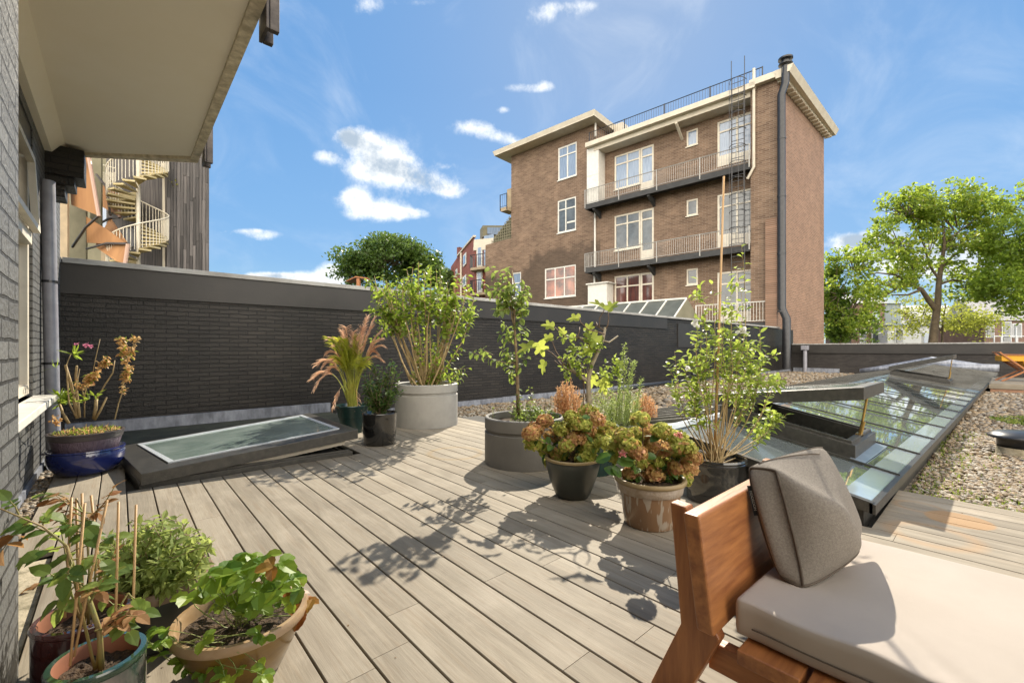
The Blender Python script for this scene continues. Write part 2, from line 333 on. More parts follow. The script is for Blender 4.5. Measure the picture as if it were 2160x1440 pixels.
m_concl = M('light_grey_planter', (.30,.29,.265), (.355,.34,.31), 5, .6, .1, 60)
m_concd = M('dark_grey_planter', (.135,.128,.115), (.165,.155,.14), 4, .6, .1, 60)
m_soil = M('soil', (.035,.022,.013), (.12,.075,.04), 60, .95, 1.0, 90, ramp=(.4,.7))
m_greenp = M('dark_green_pot', (.012,.035,.032), (.02,.055,.048), 4, .25, coat=.4)
m_blackp = M('black_glazed_pot', (.010,.010,.010), (.022,.021,.019), 4, .10, coat=1, bump=.08, bscale=6)
m_char = M('charcoal_pot', (.032,.036,.030), (.048,.052,.043), 4, .38, coat=.15)
m_rust = M('tan_rim', (.26,.19,.09), (.33,.25,.13), 7, .5)
m_bluep = M('cobalt_glaze', (.008,.012,.075), (.02,.03,.14), 3, .08, coat=1)
m_purp = M('purple_ribbed_pot', (.10,.07,.095), (.14,.10,.125), 6, .45, .6, stretch=(12,12,.3))
m_purpd = M('dark_pot_band', (.055,.045,.045), (.08,.065,.065), 6, .4)
m_terra = M('glazed_terracotta', (.25,.145,.075), (.40,.34,.27), 15, .35, .1, coat=.4, stretch=(1.5,1.5,.28), ramp=(.53,.57), detail=2)
m_terrab = M('pale_clay_band', (.36,.28,.20), (.47,.40,.33), 22, .6, .3, 60)
m_yellowp = M('honey_glazed_clay', (.12,.06,.010), (.20,.115,.025), 5, .28, .1, coat=.6, stretch=(1,1,3))
m_clayin = M('raw_clay', (.26,.10,.05), (.21,.08,.04), 8, .7)
m_redp = M('oxblood_glaze', (.045,.012,.010), (.08,.02,.015), 5, .15, coat=.9)
m_grng = M('green_brown_glaze', (.022,.048,.036), (.26,.20,.17), 4.5, .2, .05, coat=.9, stretch=(1.5,1.5,.8), ramp=(.42,.66))
m_grnrim = M('green_glaze_rim', (.010,.034,.018), (.022,.055,.03), 9, .15, coat=.9)
m_teak = M('oiled_teak', (.40,.16,.052), (.19,.06,.02), 22, .42, .12, 60, stretch=(1,.12,1), spec=.45)
m_teakz = M('oiled_teak_upright', (.41,.165,.055), (.21,.07,.024), 24, .42, .1, 60, stretch=(1,1,.10), spec=.45)
m_cush = M('beige_cushion', (.44,.385,.335), (.405,.355,.305), 3, .9, .25, 900, spec=.15)
m_pill = M('taupe_fabric', (.285,.255,.218), (.21,.185,.157), 160, .95, .35, 500, spec=.1)
m_pipe = M('taupe_piping', (.12,.10,.08), (.10,.08,.065), 60, .9, spec=.1)
m_label = M('black_label', (.012,.012,.012), rough=.7)
m_text = M('pale_thread', (.6,.58,.52), rough=.8)
m_stem = M('woody_stem', (.28,.20,.11), (.16,.115,.065), 30, .8, .3)
m_stemy = M('tan_stem', (.42,.31,.15), (.28,.20,.10), 20, .7)
m_figb = M('fig_bark', (.22,.18,.12), (.33,.28,.20), 20, .8, .3)
m_twigd = M('dark_twig', (.09,.06,.04), (.16,.10,.06), 20, .8)
m_bamboo = M('bamboo_cane', (.56,.36,.17), (.46,.28,.12), 12, .5, stretch=(1,1,.2))
m_bark = M('tree_bark', (.06,.045,.028), (.12,.09,.055), 3, .9, .6, 8)
m_gstem = M('green_stem', (.16,.21,.05), (.22,.24,.07), 9, .6)
m_wood_t = M('weathered_cladding', (.13,.115,.105), (.055,.05,.048), 3, .8, .3, stretch=(6,6,.25), ramp=(.4,.6))
m_conc = M('warm_concrete', (.40,.31,.20), (.30,.24,.16), 2, .85, .3, 30)
m_conco = M('olive_concrete', (.16,.15,.095), (.21,.19,.125), 2, .85, .2, 30)
m_awn = M('rust_awning', (.40,.20,.075), (.30,.14,.05), 1.2, .8, stretch=(1,1,.3))
m_rail = M('ivory_rail', (.74,.68,.55), (.62,.56,.43), 6, .5)
m_tread = M('yellowed_concrete_tread', (.42,.34,.16), (.52,.44,.26), 4, .8)
m_grav = M('gravel_bed', (.10,.08,.055), (.28,.235,.17), 22, .9, 1.0, 30, ramp=(.4,.62), detail=3)
m_slab = M('stained_stone_slab', (.42,.36,.25), (.22,.19,.12), 8, .85, .4, 40, ramp=(.45,.62))
m_ground = M('ground', (.05,.06,.03), (.09,.08,.055), .3, .95)
m_redb = brick('red_house_brick', (0,2), (.22,.065,.042), (.28,.09,.06), (.16,.09,.07), bump=.3)
def bstain(nt, lk, sp, n2, col):     # sooty dark lower part of the rear wall (a mark with its own outline)
    def mr(x, a, b, c=0, d=1):
        r = N(nt, 'ShaderNodeMapRange'); lk(x, r.inputs[0]); r.inputs[1].default_value = a; r.inputs[2].default_value = b; r.inputs[3].default_value = c; r.inputs[4].default_value = d; return r.outputs[0]
    j = N(nt, 'ShaderNodeMath', operation='MULTIPLY_ADD'); lk(n2.outputs[0], j.inputs[0]); j.inputs[1].default_value = 1.6; lk(sp.outputs[2], j.inputs[2])
    st = N(nt, 'ShaderNodeMath', operation='GREATER_THAN'); lk(sp.outputs[0], st.inputs[0]); st.inputs[1].default_value = 17.8
    k = N(nt, 'ShaderNodeMath', operation='MULTIPLY_ADD'); lk(st.outputs[0], k.inputs[0]); k.inputs[1].default_value = 1.2; lk(j.outputs[0], k.inputs[2])
    g = N(nt, 'ShaderNodeMath', operation='GREATER_THAN'); lk(sp.outputs[0], g.inputs[0]); g.inputs[1].default_value = 11.2
    f = N(nt, 'ShaderNodeMath', operation='MULTIPLY'); lk(mr(k.outputs[0], 9.2, 9.9, .62, 0), f.inputs[0]); lk(g.outputs[0], f.inputs[1])
    x = N(nt, 'ShaderNodeMix', data_type='RGBA'); lk(f.outputs[0], x.inputs[0]); lk(col, x.inputs[6]); x.inputs[7].default_value = (.045,.032,.022,1)
    return x.outputs[2]
m_bb = brick('brown_house_brick', (0,2), (.215,.138,.088), (.12,.07,.042), (.26,.205,.155), row=.10, wid=.36, mort=.022, wob=.0, bump=.12, stain=bstain, dirt=.22)
m_bs = brick('orange_brown_side_brick', (1,2), (.27,.15,.092), (.18,.096,.057), (.32,.255,.20), row=.10, wid=.36, mort=.024, wob=.0, bump=.12, dirt=.15)
m_roofw = M('white_eaves', (.66,.60,.48), (.56,.50,.40), 2, .6)
m_tar = M('roof_felt_dark', (.04,.04,.04), (.06,.06,.06), 2, .8)
m_greyrail = M('galvanised_rail', (.30,.29,.27), (.40,.39,.36), 6, .45, metal=.3)
m_greenhouse = M('greenhouse_glass', (.085,.09,.075), (.12,.125,.105), 2, .45, spec=.3)
m_far_w = M('far_white_wall', (.62,.64,.66), (.55,.57,.60), 1, .8)
m_far_s = M('far_grey_cladding', (.17,.21,.22), (.24,.28,.29), 1, .6, stretch=(6,6,.2))
m_far_b = brick('far_brick', (1,2), (.16,.095,.07), (.20,.12,.09), (.15,.12,.1), bump=.2)
m_far_r = M('far_roof_tiles', (.28,.27,.26), (.40,.39,.38), 2, .7)
m_orange = M('orange_canvas', (.66,.34,.03), (.58,.28,.02), 5, .8)
m_moss = M('moss', (.05,.10,.018), (.12,.17,.03), 25, .95, 1, 60)
# ------------------------------------------------------------------ leaves and shoots
def leaf(mb, p, d, n, Ln, Wd, fold=.25, droop=.25, mi=0, st=((.0,0),(.28,.42),(.62,.5),(1,0))):
    y = d.normalized(); x = y.cross(n)
    if x.length < 1e-4: x = y.cross(Vector((1, 0, .1)))
    x.normalize(); z = x.cross(y)
    vs = []; k = len(st)
    for i, (t, w) in enumerate(st):
        c = p + y * (t * Ln) - z * (droop * Ln * t * t)
        if w == 0: vs.append(c)
        else:
            e = z * (fold * w * Wd)
            vs += [c - x * (w * Wd) + e, c, c + x * (w * Wd) + e]
    fs = []; 
    fs += [(0, 2, 1), (0, 3, 2)]
    for i in range(k - 3):
        a = 1 + 3*i; fs += [(a, a+1, a+4, a+3), (a+1, a+2, a+5, a+4)]
    a = 1 + 3*(k-3); t = a + 3; fs += [(a, a+1, t), (a+1, a+2, t)]
    mb.add(vs, fs, mi)
def rv(s=1): 
    while True:
        v = Vector((U(-1,1), U(-1,1), U(-1,1)))
        if .05 < v.length < 1: return v.normalized() * s
def path(p0, p1, n=6, wob=.04, bow=0):
    p0 = Vector(p0); p1 = Vector(p1); d = p1 - p0; L = d.length; a = rv(); a -= a.project(d) if L > 0 else a
    out = []; w = [rv(wob * L) for _ in range(3)]
    for i in range(n + 1):
        t = i / n
        q = p0 + d * t + Vector((0, 0, bow * L * 4 * t * (1 - t)))
        q += (w[0] * math.sin(math.pi * t) + w[1] * .6 * math.sin(2 * math.pi * t) + w[2] * .35 * math.sin(3.3 * math.pi * t))
        out.append(q)
    return out
def leaves_on(mb, pts, nl, Ln, Wd, t0=.25, up=.3, dr=.25, out=1.0, fwd=.5, mi=0, whorl=1, jit=.3, st=None, t1=1.0):
    k = len(pts) - 1; ang = U(0, 6.28)
    for i in range(nl):
        t = t0 + (t1 - t0) * (i + U(0, .9)) / max(nl, 1); t = min(t, .999); s = t * k; j = int(s); p = pts[j].lerp(pts[j+1], s - j)
        d = (pts[j+1] - pts[j]).normalized(); ax = d.cross(Vector((.2, .1, 1)));
        if ax.length < 1e-3: ax = Vector((1, 0, 0))
        ax.normalize(); ay = d.cross(ax)
        for w in range(whorl):
            ang += 2.4 if whorl == 1 else 6.283 / whorl
            rdl = ax * math.cos(ang) + ay * math.sin(ang)
            dd = rdl * out + d * fwd + Vector((0, 0, up)) + rv(jit)
            nn = Vector((0, 0, 1)) + rv(.6)
            sz = U(.7, 1.15)
            leaf(mb, p + rdl * .003, dd, nn, Ln * sz, Wd * sz, U(.1, .5), U(0, dr * 2), mi, st or ((.0,0),(.28,.42),(.62,.42),(1,0)))
        if whorl > 1: ang += .8
def stub(mb, p, r, Ln):
    mb.tube(p, r, 5)
def pot_lathe(c, r0, r1, h, th=.02, z0=0, belly=None, soil=.03, lip=.0, n=56):
    prof = [(0, z0 + .001), (r0, z0)]
    if belly:
        for t, rr in belly: prof.append((rr, z0 + h * t))
    prof += [(r1 + lip, z0 + h * .93), (r1 + lip + .004, z0 + h - .006), (r1 + lip, z0 + h), (r1 - th, z0 + h), (r1 - th - .004, z0 + h - .01), (r1 - th - .01, z0 + h - soil - .03)]
    mb = MB(); mb.lathe(c, prof, n); return mb
def soil(c, r, z, parent, n=40):
    mb = MB(); vs = [(c[0], c[1], z + .006)]; fs = []
    for k, q in enumerate((.33, .66, 1)):
        for j in range(n):
            a = 6.2832 * j / n; vs.append((c[0] + r*q*math.cos(a), c[1] + r*q*math.sin(a), z + U(-.006, .008)))
    fs += [(0, 1 + j, 1 + (j+1) % n) for j in range(n)]
    for k in range(2):
        fs += [(1 + k*n + j, 1 + (k+1)*n + j, 1 + (k+1)*n + (j+1) % n, 1 + k*n + (j+1) % n) for j in range(n)]
    mb.add(vs, fs); return mb.build('soil', m_soil, parent, smooth='all')
#==BODY==
# ================================================================== SETTING
# terrain far below
mb = MB(); mb.add([(-1500,-1500,-5),(1500,-1500,-5),(1500,1500,-5),(-1500,1500,-5)], [(0,1,2,3)]); tag(mb.build('ground', m_ground), kind='structure')
# own flat roof under everything
mb = MB(); mb.box(-8, 31, -14, 8.3, -.9, -.22); tag(mb.build('roof_slab', m_dark), kind='structure')
# deck boards (one floor, every board an island)
P0X = .045; PITCH = .1545; GAP = .007
def board(mb, x0, x1, y0, y1, z):
    b = .0025
    mb.add([(x0, y0, z-.026), (x0, y0, z-b), (x0+b, y0, z), (x1-b, y0, z), (x1, y0, z-b), (x1, y0, z-.026),
            (x0, y1, z-.026), (x0, y1, z-b), (x0+b, y1, z), (x1-b, y1, z), (x1, y1, z-b), (x1, y1, z-.026)],
           [(0,6,7,1),(1,7,8,2),(2,8,9,3),(3,9,10,4),(4,10,11,5),(5,4,3,2,1,0),(6,7,8,9,10,11)])
mb = MB()
for k in range(-3, 30):
    x0 = P0X + k * PITCH + GAP/2; x1 = x0 + PITCH - GAP; xm = (x0 + x1) / 2
    if x1 > 4.53: break
    spans = []
    if xm < .045: ymax = 5.95 if k > -3 else 5.95
    elif xm < 1.83: ymax = 4.49
    elif xm < 4.05: ymax = 5.97
    else: ymax = .53
    ymin = -9.5  # unseen boards lengthened behind the viewer to bounce light onto the soffit
    if k == -3: ymin = 3.45
    if xm > 3.52: spans = [(ymin, .53)] + ([(2.2, ymax)] if xm < 4.05 else [])
    else: spans = [(ymin, ymax)]
    RB = random.Random(100 + k)
    for a, b in spans:
        y = b; L = RB.uniform(.7, 3.1)
        while y > a + .05:
            y2 = max(a, y - L)
            if y2 - a < .35: y2 = a
            board(mb, x0, x1, y2 + .0012, y - .0012, 0); y = y2; L = RB.choice((1.85, 2.45, 3.05, 2.2))
tag(mb.build('deck', m_deck), kind='structure')
mb = MB()   # joists and the dark void below the boards
mb.box(-.54, 4.6, -9.6, 6.0, -.16, -.05)
tag(mb.build('deck_base', m_dark), kind='structure')
# felt strip between the roof window and the wall
mb = MB(); mb.box(-.54, 2.75, 5.99, 7.83, -.16, -.004); mb.box(-.54, .02, 4.9, 5.99, -.16, -.032)
tag(mb.build('felt_roof', m_memb), kind='structure')
# stone slabs along the house
mb = MB(); mb.box(-.538, -.27, 1.4, 3.42, -.16, -.028); tag(mb.build('stone_path', m_slab), kind='structure')
# gravel: bed sheets plus loose pebbles
mb = MB(); mb.box(2.76, 28, 4.1, 7.83, -.218, -.19); mb.box(4.06, 9, 2.2, 4.1, -.218, -.192); mb.box(4.56, 28, -9, .62, -.218, -.105)
tag(mb.build('gravel_bed', m_grav), kind='stuff')
def ico():
    t = (1 + 5 ** .5) / 2
    v = np.array([(-1,t,0),(1,t,0),(-1,-t,0),(1,-t,0),(0,-1,t),(0,1,t),(0,-1,-t),(0,1,-t),(t,0,-1),(t,0,1),(-t,0,-1),(-t,0,1)], float)
    v /= np.linalg.norm(v[0])
    f = np.array([(0,11,5),(0,5,1),(0,1,7),(0,7,10),(0,10,11),(1,5,9),(5,11,4),(11,10,2),(10,7,6),(7,1,8),(3,9,4),(3,4,2),(3,2,6),(3,6,8),(3,8,9),(4,9,5),(2,4,11),(6,2,10),(8,6,7),(9,8,1)])
    return v, f
def pebmat():
    m, nt, p = newmat('river_pebbles'); lk = nt.links.new
    geo = N(nt, 'ShaderNodeNewGeometry'); cr = N(nt, 'ShaderNodeValToRGB'); e = cr.color_ramp.elements; cr.color_ramp.interpolation = 'LINEAR'
    e[0].position = 0; e[0].color = (.085,.06,.035,1); e[1].position = 1; e[1].color = (.40,.36,.29,1)
    for q, c in ((.2,(.21,.15,.085,1)),(.4,(.30,.23,.15,1)),(.55,(.15,.13,.105,1)),(.7,(.31,.22,.12,1)),(.85,(.24,.215,.175,1))): cr.color_ramp.elements.new(q).color = c
    lk(geo.outputs['Random Per Island'], cr.inputs[0]); lk(cr.outputs[0], p.inputs['Base Color']); p.inputs['Roughness'].default_value = .6; return m
m_peb = pebmat()
def pebbles(name, rects, seed):
    rg = np.random.default_rng(seed); v0, f0 = ico(); V = []; F = []; n = 0
    for (x0, x1, y0, y1, z, cnt, r) in rects:
        px = rg.uniform(x0, x1, cnt); py = rg.uniform(y0, y1, cnt)
        for i in range(cnt):
            s = r * rg.uniform(.55, 1.35); sc = np.array([s * rg.uniform(.9, 1.5), s * rg.uniform(.7, 1.1), s * rg.uniform(.45, .75)])
            a = rg.uniform(0, 6.28); b = rg.uniform(-.4, .4); ca, sa = math.cos(a), math.sin(a); cb, sb = math.cos(b), math.sin(b)
            M3 = np.array([[ca, -sa, 0], [sa, ca, 0], [0, 0, 1]]) @ np.array([[1, 0, 0], [0, cb, -sb], [0, sb, cb]])
            V.append((v0 * sc) @ M3.T + [px[i], py[i], z + rg.uniform(0, r * .9)]); F.append(f0 + n); n += 12
    V = np.concatenate(V).astype('f4'); F = np.concatenate(F).astype('i4')
    me = bpy.data.meshes.new(name); me.vertices.add(len(V)); me.vertices.foreach_set('co', V.ravel()); me.loops.add(F.size); me.loops.foreach_set('vertex_index', F.ravel())
    me.polygons.add(len(F)); me.polygons.foreach_set('loop_start', np.arange(0, F.size, 3)); me.polygons.foreach_set('use_smooth', [True] * len(F)); me.update(calc_edges=True)
    me.materials.append(m_peb); o = bpy.data.objects.new(name, me); C.objects.link(o); return tag(o, kind='stuff')
pebbles('gravel', [(4.56, 7.0, -1.7, .5, -.098, 8500, .019), (7.0, 11, -2.8, .45, -.098, 9500, .024), (11, 17.4, -2.0, .4, -.098, 4500, .042),
                   (4.1, 8, 4.6, 7.75, -.182, 4200, .036), (8, 27, 4.7, 7.7, -.182, 5500, .055), (3.1, 4.1, 6.0, 7.7, -.182, 700, .035), (-.52, -.42, 3.5, 5.9, -.04, 420, .018),
                   (4.1, 4.4, 2.3, 4.6, -.185, 300, .03)], 3)
# ------------------------------------------------------------------ wall A (long black wall)
t = thing('brick_boundary_wall', 'long black painted brick wall with dark fascia and pale coping behind the planters', 'wall', (12, 7.9, 0))
mb = MB(); mb.box(-4.5, 28.4, 7.83, 8.08, -.9, 2.15); mb.build('wall', m_wallA, t)
mb = MB(); mb.box(-.9, 14.3, 7.79, 7.828, 1.79, 2.165); mb.build('fascia', m_fascia, t)
mb = MB(); mb.box(15.1, 17.3, 7.805, 7.828, 1.15, 2.02); mb.build('panel', m_fascia, t)
mb = MB(); x = -4.5
while x < 26: mb.box(x, min(x + 3.97, 26), 7.76, 8.2, 2.168, 2.235); x += 3.98
mb.build('coping', m_coping, t, bevel=.004)
mb = MB(); mb.hexa([(-.5,7.80,-.0),(2.75,7.80,-.0),(2.75,7.825,-.0),(-.5,7.825,-.0),(-.5,7.80,.15),(2.75,7.80,.15),(2.75,7.825,.16),(-.5,7.825,.16)])
x = 2.76
while x < 27: mb.box(x, x + 1.97, 7.798, 7.826, -.19, -.04 + U(-.006, .006)); x += 1.98
mb.build('flashing', m_lead, t)
# ------------------------------------------------------------------ far wall
t = thing('low_parapet_wall', 'low dark brick parapet wall closing the far side of the roof', 'wall', (28.1, 0, 0))
mb = MB(); mb.box(28, 28.3, -30, 7.82, -.9, 1.30); mb.build('wall', m_wallF, t)
mb = MB(); mb.box(27.93, 27.995, -30, 7.75, .86, 1.31); mb.build('fascia', m_fascia, t)
mb = MB(); mb.box(27.9, 28.4, -30, 7.75, 1.315, 1.37); mb.build('coping', m_coping, t, bevel=.004)
mb = MB(); mb.box(27.95, 27.995, 5.6, 7.7, -.19, .05); mb.box(27.9, 27.95, 5.6, 7.7, -.19, -.12); mb.build('flashing', m_lead, t)
# ------------------------------------------------------------------ house wall on the left with window and corbel
t = thing('house_wall', 'grey painted brick house wall with white window at the left edge', 'wall', (-.6, 4, 0))
mb = MB(); WY0, WY1, WZ0, WZ1 = 3.3, 5.46, .70, 2.78
mb.box(-.94, -.54, 5.46, 7.79, -.3, 4.3); mb.box(-.94, -.54, 1.9, 3.3, -.3, 4.3); mb.box(-.94, -.54, 3.3, 5.46, -.3, .70); mb.box(-.94, -.54, 3.3, 5.46, 2.95, 4.3)
mb.box(-1.3, -.25, -4, 2.2, -.3, 4.3)          # near pier
mb.build('wall', m_wallL, t)
mb = MB(); mb.box(-.90, -.55, 3.3, 5.46, 2.78, 2.949); mb.build('lintel', m_black_metal, t)
mb = MB()
mb.box(-.55, -.26, 6.25, 6.62, 2.83, 3.12); mb.box(-.55, -.33, 6.27, 6.60, 2.74, 2.83); mb.box(-.55, -.40, 6.29, 6.58, 2.62, 2.74)
mb.build('corbel', m_wallA, t, bevel=.008)
mb = MB(); mb.box(-.249, -.235, -4, 2.2, -.15, -.02); mb.box(-.539, -.522, 1.9, 7.6, -.10, .03)
mb.build('flashing', m_lead, t)
w = MB()
w.box(-.66, -.56, 5.38, 5.455, .72, 2.775); w.box(-.66, -.56, 3.31, 3.38, .72, 2.775); w.box(-.66, -.56, 3.381, 5.379, 2.70, 2.775); w.box(-.66, -.56, 3.381, 5.379, .72, .80)
w.box(-.67, -.535, 3.381, 5.379, 1.96, 2.06); w.box(-.655, -.565, 4.40, 4.48, .801, 1.959)
wo_ = w.build('window', m_whitec, t, bevel=.004)
w = MB()   # tilted-open transom light
for a, b in (((3.40,5.36,2.06,2.11),0),((3.40,5.36,2.63,2.68),0),((5.31,5.36,2.11,2.63),0),((3.40,3.45,2.11,2.63),0)):
    y0, y1, z0, z1 = a; s0 = (2.68 - z0) * .05; s1 = (2.68 - z1) * .05
    w.hexa([(-.56+s0,y0,z0),(-.515+s0,y0,z0),(-.515+s0,y1,z0),(-.56+s0,y1,z0),(-.56+s1,y0,z1),(-.515+s1,y0,z1),(-.515+s1,y1,z1),(-.56+s1,y1,z1)])
w.build('sash', m_whitec, wo_)
w = MB(); w.box(-.62, -.605, 3.39, 5.37, .81, 1.95); w.box(-.62, -.605, 3.39, 5.37, 2.07, 2.69); w.build('pane', m_pane_d, wo_)
w = MB(); w.box(-.63, -.40, 3.0, 5.52, .645, .70); w.build('sill', m_white, wo_, bevel=.006)
# balcony soffit overhead
t = thing('balcony', 'cream balcony slab overhead with brown steel railing posts', 'balcony', (.1, 2, 3.2))
mb = MB()
zS = 3.13
out = [(-.54,-4,zS),(.64,-4,zS),(.64,5.86,zS),(-.46,6.62,zS),(-.54,6.62,zS)]
mb.prism([Vector(p) + Vector((0,0,.03)) for p in [(-.54,-4,zS),(.62,-4,zS),(.62,5.84,zS),(-.46,6.60,zS),(-.54,6.60,zS)]], (0,0,.2))
mb.build('slab', m_cream, t)
mb = MB(); mb.box(.575, .645, -4, 5.80, zS, zS+.24); mb.prism([(.645,5.80,zS),(.645,5.87,zS),(-.45,6.63,zS),(-.45,6.56,zS),(.575,5.80,zS)], (0,0,.24)); mb.build('border', m_creamd, t)
mb = MB(); mb.prism([(-.54,-4,zS-.09),(-.49,-4,zS-.09),(-.40,-4,zS+.03),(-.54,-4,zS+.03)], (0,10.4,0)); mb.build('cove', m_cream, t)
for yy, q in ((3.02, .12), (5.55, .10), (1.0,.1)):
    mb = MB(); mb.box(.655, .675, yy-.09, yy+.09, zS-.11, zS+.6); mb.box(.676, .73, yy+.05, yy+.09, zS-.11, zS+.9); mb.box(.676,.73, yy-.09, yy-.05, zS-.11, zS+.9)
    pl = mb.build('railing_post', m_steel, t, bevel=.004)
    for zz in (zS-.06, zS+.08):
        mb = MB(); mb.tube([(.66, yy-.02, zz), (.715, yy-.02, zz)], .022, 6); mb.build('bolt', m_black_metal, pl)
# grey downpipe
t = thing('rain_pipe', 'grey plastic rain pipe with dark clips in the corner beside the oleander', 'drainpipe', (-.475, 6.05, 0))
PX, PY = -.468, 6.0
mb = MB(); mb.tube([(PX+.012, PY, -.1), (PX-.03, PY, 2.68)], .052, 20); mb.build('pipe', m_zinc_pipe, t, smooth=40)
for zz in (.95, 1.72, .1):
    mb = MB(); xx = PX + .012 - .042 * zz / 2.7; mb.tube([(xx, PY, zz), (xx, PY, zz+.022)], .058, 18); mb.box(xx-.09, xx-.05, PY-.012, PY+.012, zz, zz+.02); mb.build('clip', m_black_metal if zz > .9 else m_zinc_pipe, t)
# ------------------------------------------------------------------ roof window on the left
t = thing('roof_window', 'tilted open flat roof window with pale inner frame beside the blue pot', 'roof window', (.95, 5.2, 0))
def quadring(mb, o, i, z0o, z0i, z1o, z1i, mi=0):
    # o, i: outer / inner corners (4), with per-corner z lists
    n = 4; v = []
    for k in range(4): v += [(o[k][0], o[k][1], z0o[k]), (o[k][0], o[k][1], z1o[k]), (i[k][0], i[k][1], z1i[k]), (i[k][0], i[k][1], z0i[k])]
    f = []
    for k in range(4):
        a = 4*k; b = 4*((k+1) % 4)
        f += [(a, b, b+1, a+1), (a+1, b+1, b+2, a+2), (a+2, b+2, b+3, a+3), (a+3, b+3, b, a)]
    mb.add(v, f, mi)
oc = [(.12,4.54),(1.80,4.47),(1.80,5.97),(-.02,5.97)]
def inset(c, d): 
    cx = sum(p[0] for p in c)/4; cy = sum(p[1] for p in c)/4
    return [(p[0] + math.copysign(d, cx-p[0]), p[1] + math.copysign(d, cy-p[1])) for p in c]
mb = MB(); ic = inset(oc, .09); quadring(mb, oc, ic, [-.1]*4, [-.1]*4, [.04]*4, [.045]*4); quadring(mb, inset(oc,.02), inset(oc,.05), [.035]*4, [.035]*4, [.06]*4, [.06]*4)
mb.build('curb', m_darkframe, t, bevel=.004)
mb = MB(); quadring(mb, ic, inset(ic,.015), [-.7]*4, [-.7]*4, [.03]*4, [.03]*4); mb.add([(p[0],p[1],-.6) for p in ic], [(0,1,2,3)]); mb.build('lining', m_white, t)
def zl(x): return .015 + .088 * (x - .05)
lc = [(.13,4.50),(1.84,4.43),(1.84,5.99),(-.03,5.99)]
mb = MB(); li = inset(lc, .15)
li = [(.30,4.66),(1.73,4.60),(1.73,5.88),(.13,5.88)]
quadring(mb, lc, li, [zl(p[0]) for p in lc], [zl(p[0]) for p in li], [zl(p[0])+.095 for p in lc], [zl(p[0])+.10 for p in li])
lid = mb.build('sash', m_darkframe, t, bevel=.004)
mb = MB(); a = inset(li, -.012); b = inset(li, .05); quadring(mb, a, b, [zl(p[0])+.09 for p in a], [zl(p[0])+.09 for p in b], [zl(p[0])+.108 for p in a], [zl(p[0])+.106 for p in b]); mb.build('inner_frame', m_alu, lid)
mb = MB(); a = inset(lc, .10); b = inset(lc, .13); quadring(mb, a, b, [zl(p[0])-.055 for p in a], [zl(p[0])-.055 for p in b], [zl(p[0])+.01 for p in a], [zl(p[0])+.01 for p in b]); mb.build('inner_lining', m_whitec, lid)
mb = MB(); b = inset(li, .045); mb.hexa([(p[0],p[1],zl(p[0])+.075) for p in b] + [(p[0],p[1],zl(p[0])+.098) for p in b]); mb.build('pane', m_hglass, lid)
mb = MB(); mb.bar((1.45,4.58,.03),(1.3,4.75,zl(1.3)+.02),.02,.012); mb.box(1.42,1.75,4.62,4.9,.02,.03); mb.build('opener', m_darkframe, t)
# ------------------------------------------------------------------ long roof light
XA, XB = 3.52, 26.2
def ey(x): return .55 - .021 * (x - 3.52)       # eave line
RY = 1.94; RZ = .41; EZ = .125; LY = 4.5; LZ = -.10
def rz(x, y):                                   # height of the right slope
    return EZ + (RZ - EZ) * (y - ey(x)) / (RY - ey(x))
t = thing('roof_light', 'long ridged roof light, glazed on the near slope and dark zinc behind', 'roof light', (12, 1.5, 0))
mb = MB(); XG = 14.1
def slab4(mb, x0, x1, ya, yb, dz0, dz1, fn):
    p = [(x0, ya(x0)), (x1, ya(x1)), (x1, yb(x1)), (x0, yb(x0))]
    mb.hexa([(a, b, fn(a, b) + dz0) for a, b in p] + [(a, b, fn(a, b) + dz1) for a, b in p])
ry_ = lambda x: RY
mb.hexa([(XA, ey(XA)+.03, -.15), (XB, ey(XB)+.03, -.15), (XB, ey(XB)+.09, -.15), (XA, ey(XA)+.09, -.15), (XA, ey(XA)+.03, EZ-.01), (XB, ey(XB)+.03, EZ-.01), (XB, ey(XB)+.09, EZ-.01), (XA, ey(XA)+.09, EZ-.01)])
mb.prism([(XA+.03, ey(XA)+.03, -.15), (XA+.03, ey(XA)+.03, EZ-.02), (XA+.03, RY, RZ-.02), (XA+.03, RY, -.15)], (.05, 0, 0))
mb.hexa([(XA+.03,RY,-.15),(XA+.08,RY,-.15),(4.25,LY,-.2),(4.2,LY,-.2),(XA+.03,RY,RZ-.02),(XA+.08,RY,RZ-.02),(4.25,LY,LZ),(4.2,LY,LZ)])
mb.build('skirt', m_darkframe, t)
mb = MB(); slab4(mb, XA, XG, ey, ry_, -.02, 0, rz); mb.build('glass', m_rglass, t)
mb = MB(); slab4(mb, XG + .002, XB, ey, ry_, -.02, 0, rz)
mb.hexa([(XA,RY,RZ-.03),(4.15,LY,LZ-.03),(XB,LY,LZ-.03),(XB,RY,RZ-.03),(XA,RY,RZ),(4.15,LY,LZ),(XB,LY,LZ),(XB,RY,RZ)])
mb.build('zinc_slope', m_zinc, t)
mb = MB()
def e2(x): return ey(x) + .19
slab4(mb, XG, XB, ey, e2, .002, .008, rz); slab4(mb, XA+.03, XB, lambda x: RY-.07, ry_, .004, .014, rz)
mb.hexa([(XA+.03,RY,RZ),(XB,RY,RZ),(XB,RY+.08,RZ-.013),(XA+.03,RY+.08,RZ-.013),(XA+.03,RY,RZ+.014),(XB,RY,RZ+.014),(XB,RY+.08,RZ+.002),(XA+.03,RY+.08,RZ+.002)])
mb.build('edge_trim', m_zincb, t)
mb = MB(); slab4(mb, XA, XG-.003, ey, lambda x: ey(x)+.15, .002, .006, rz); mb.build('frosted_band', M('frosted_band', (.50,.57,.60), (.42,.50,.54), 3, .10, spec=1.0, metal=.5), t)
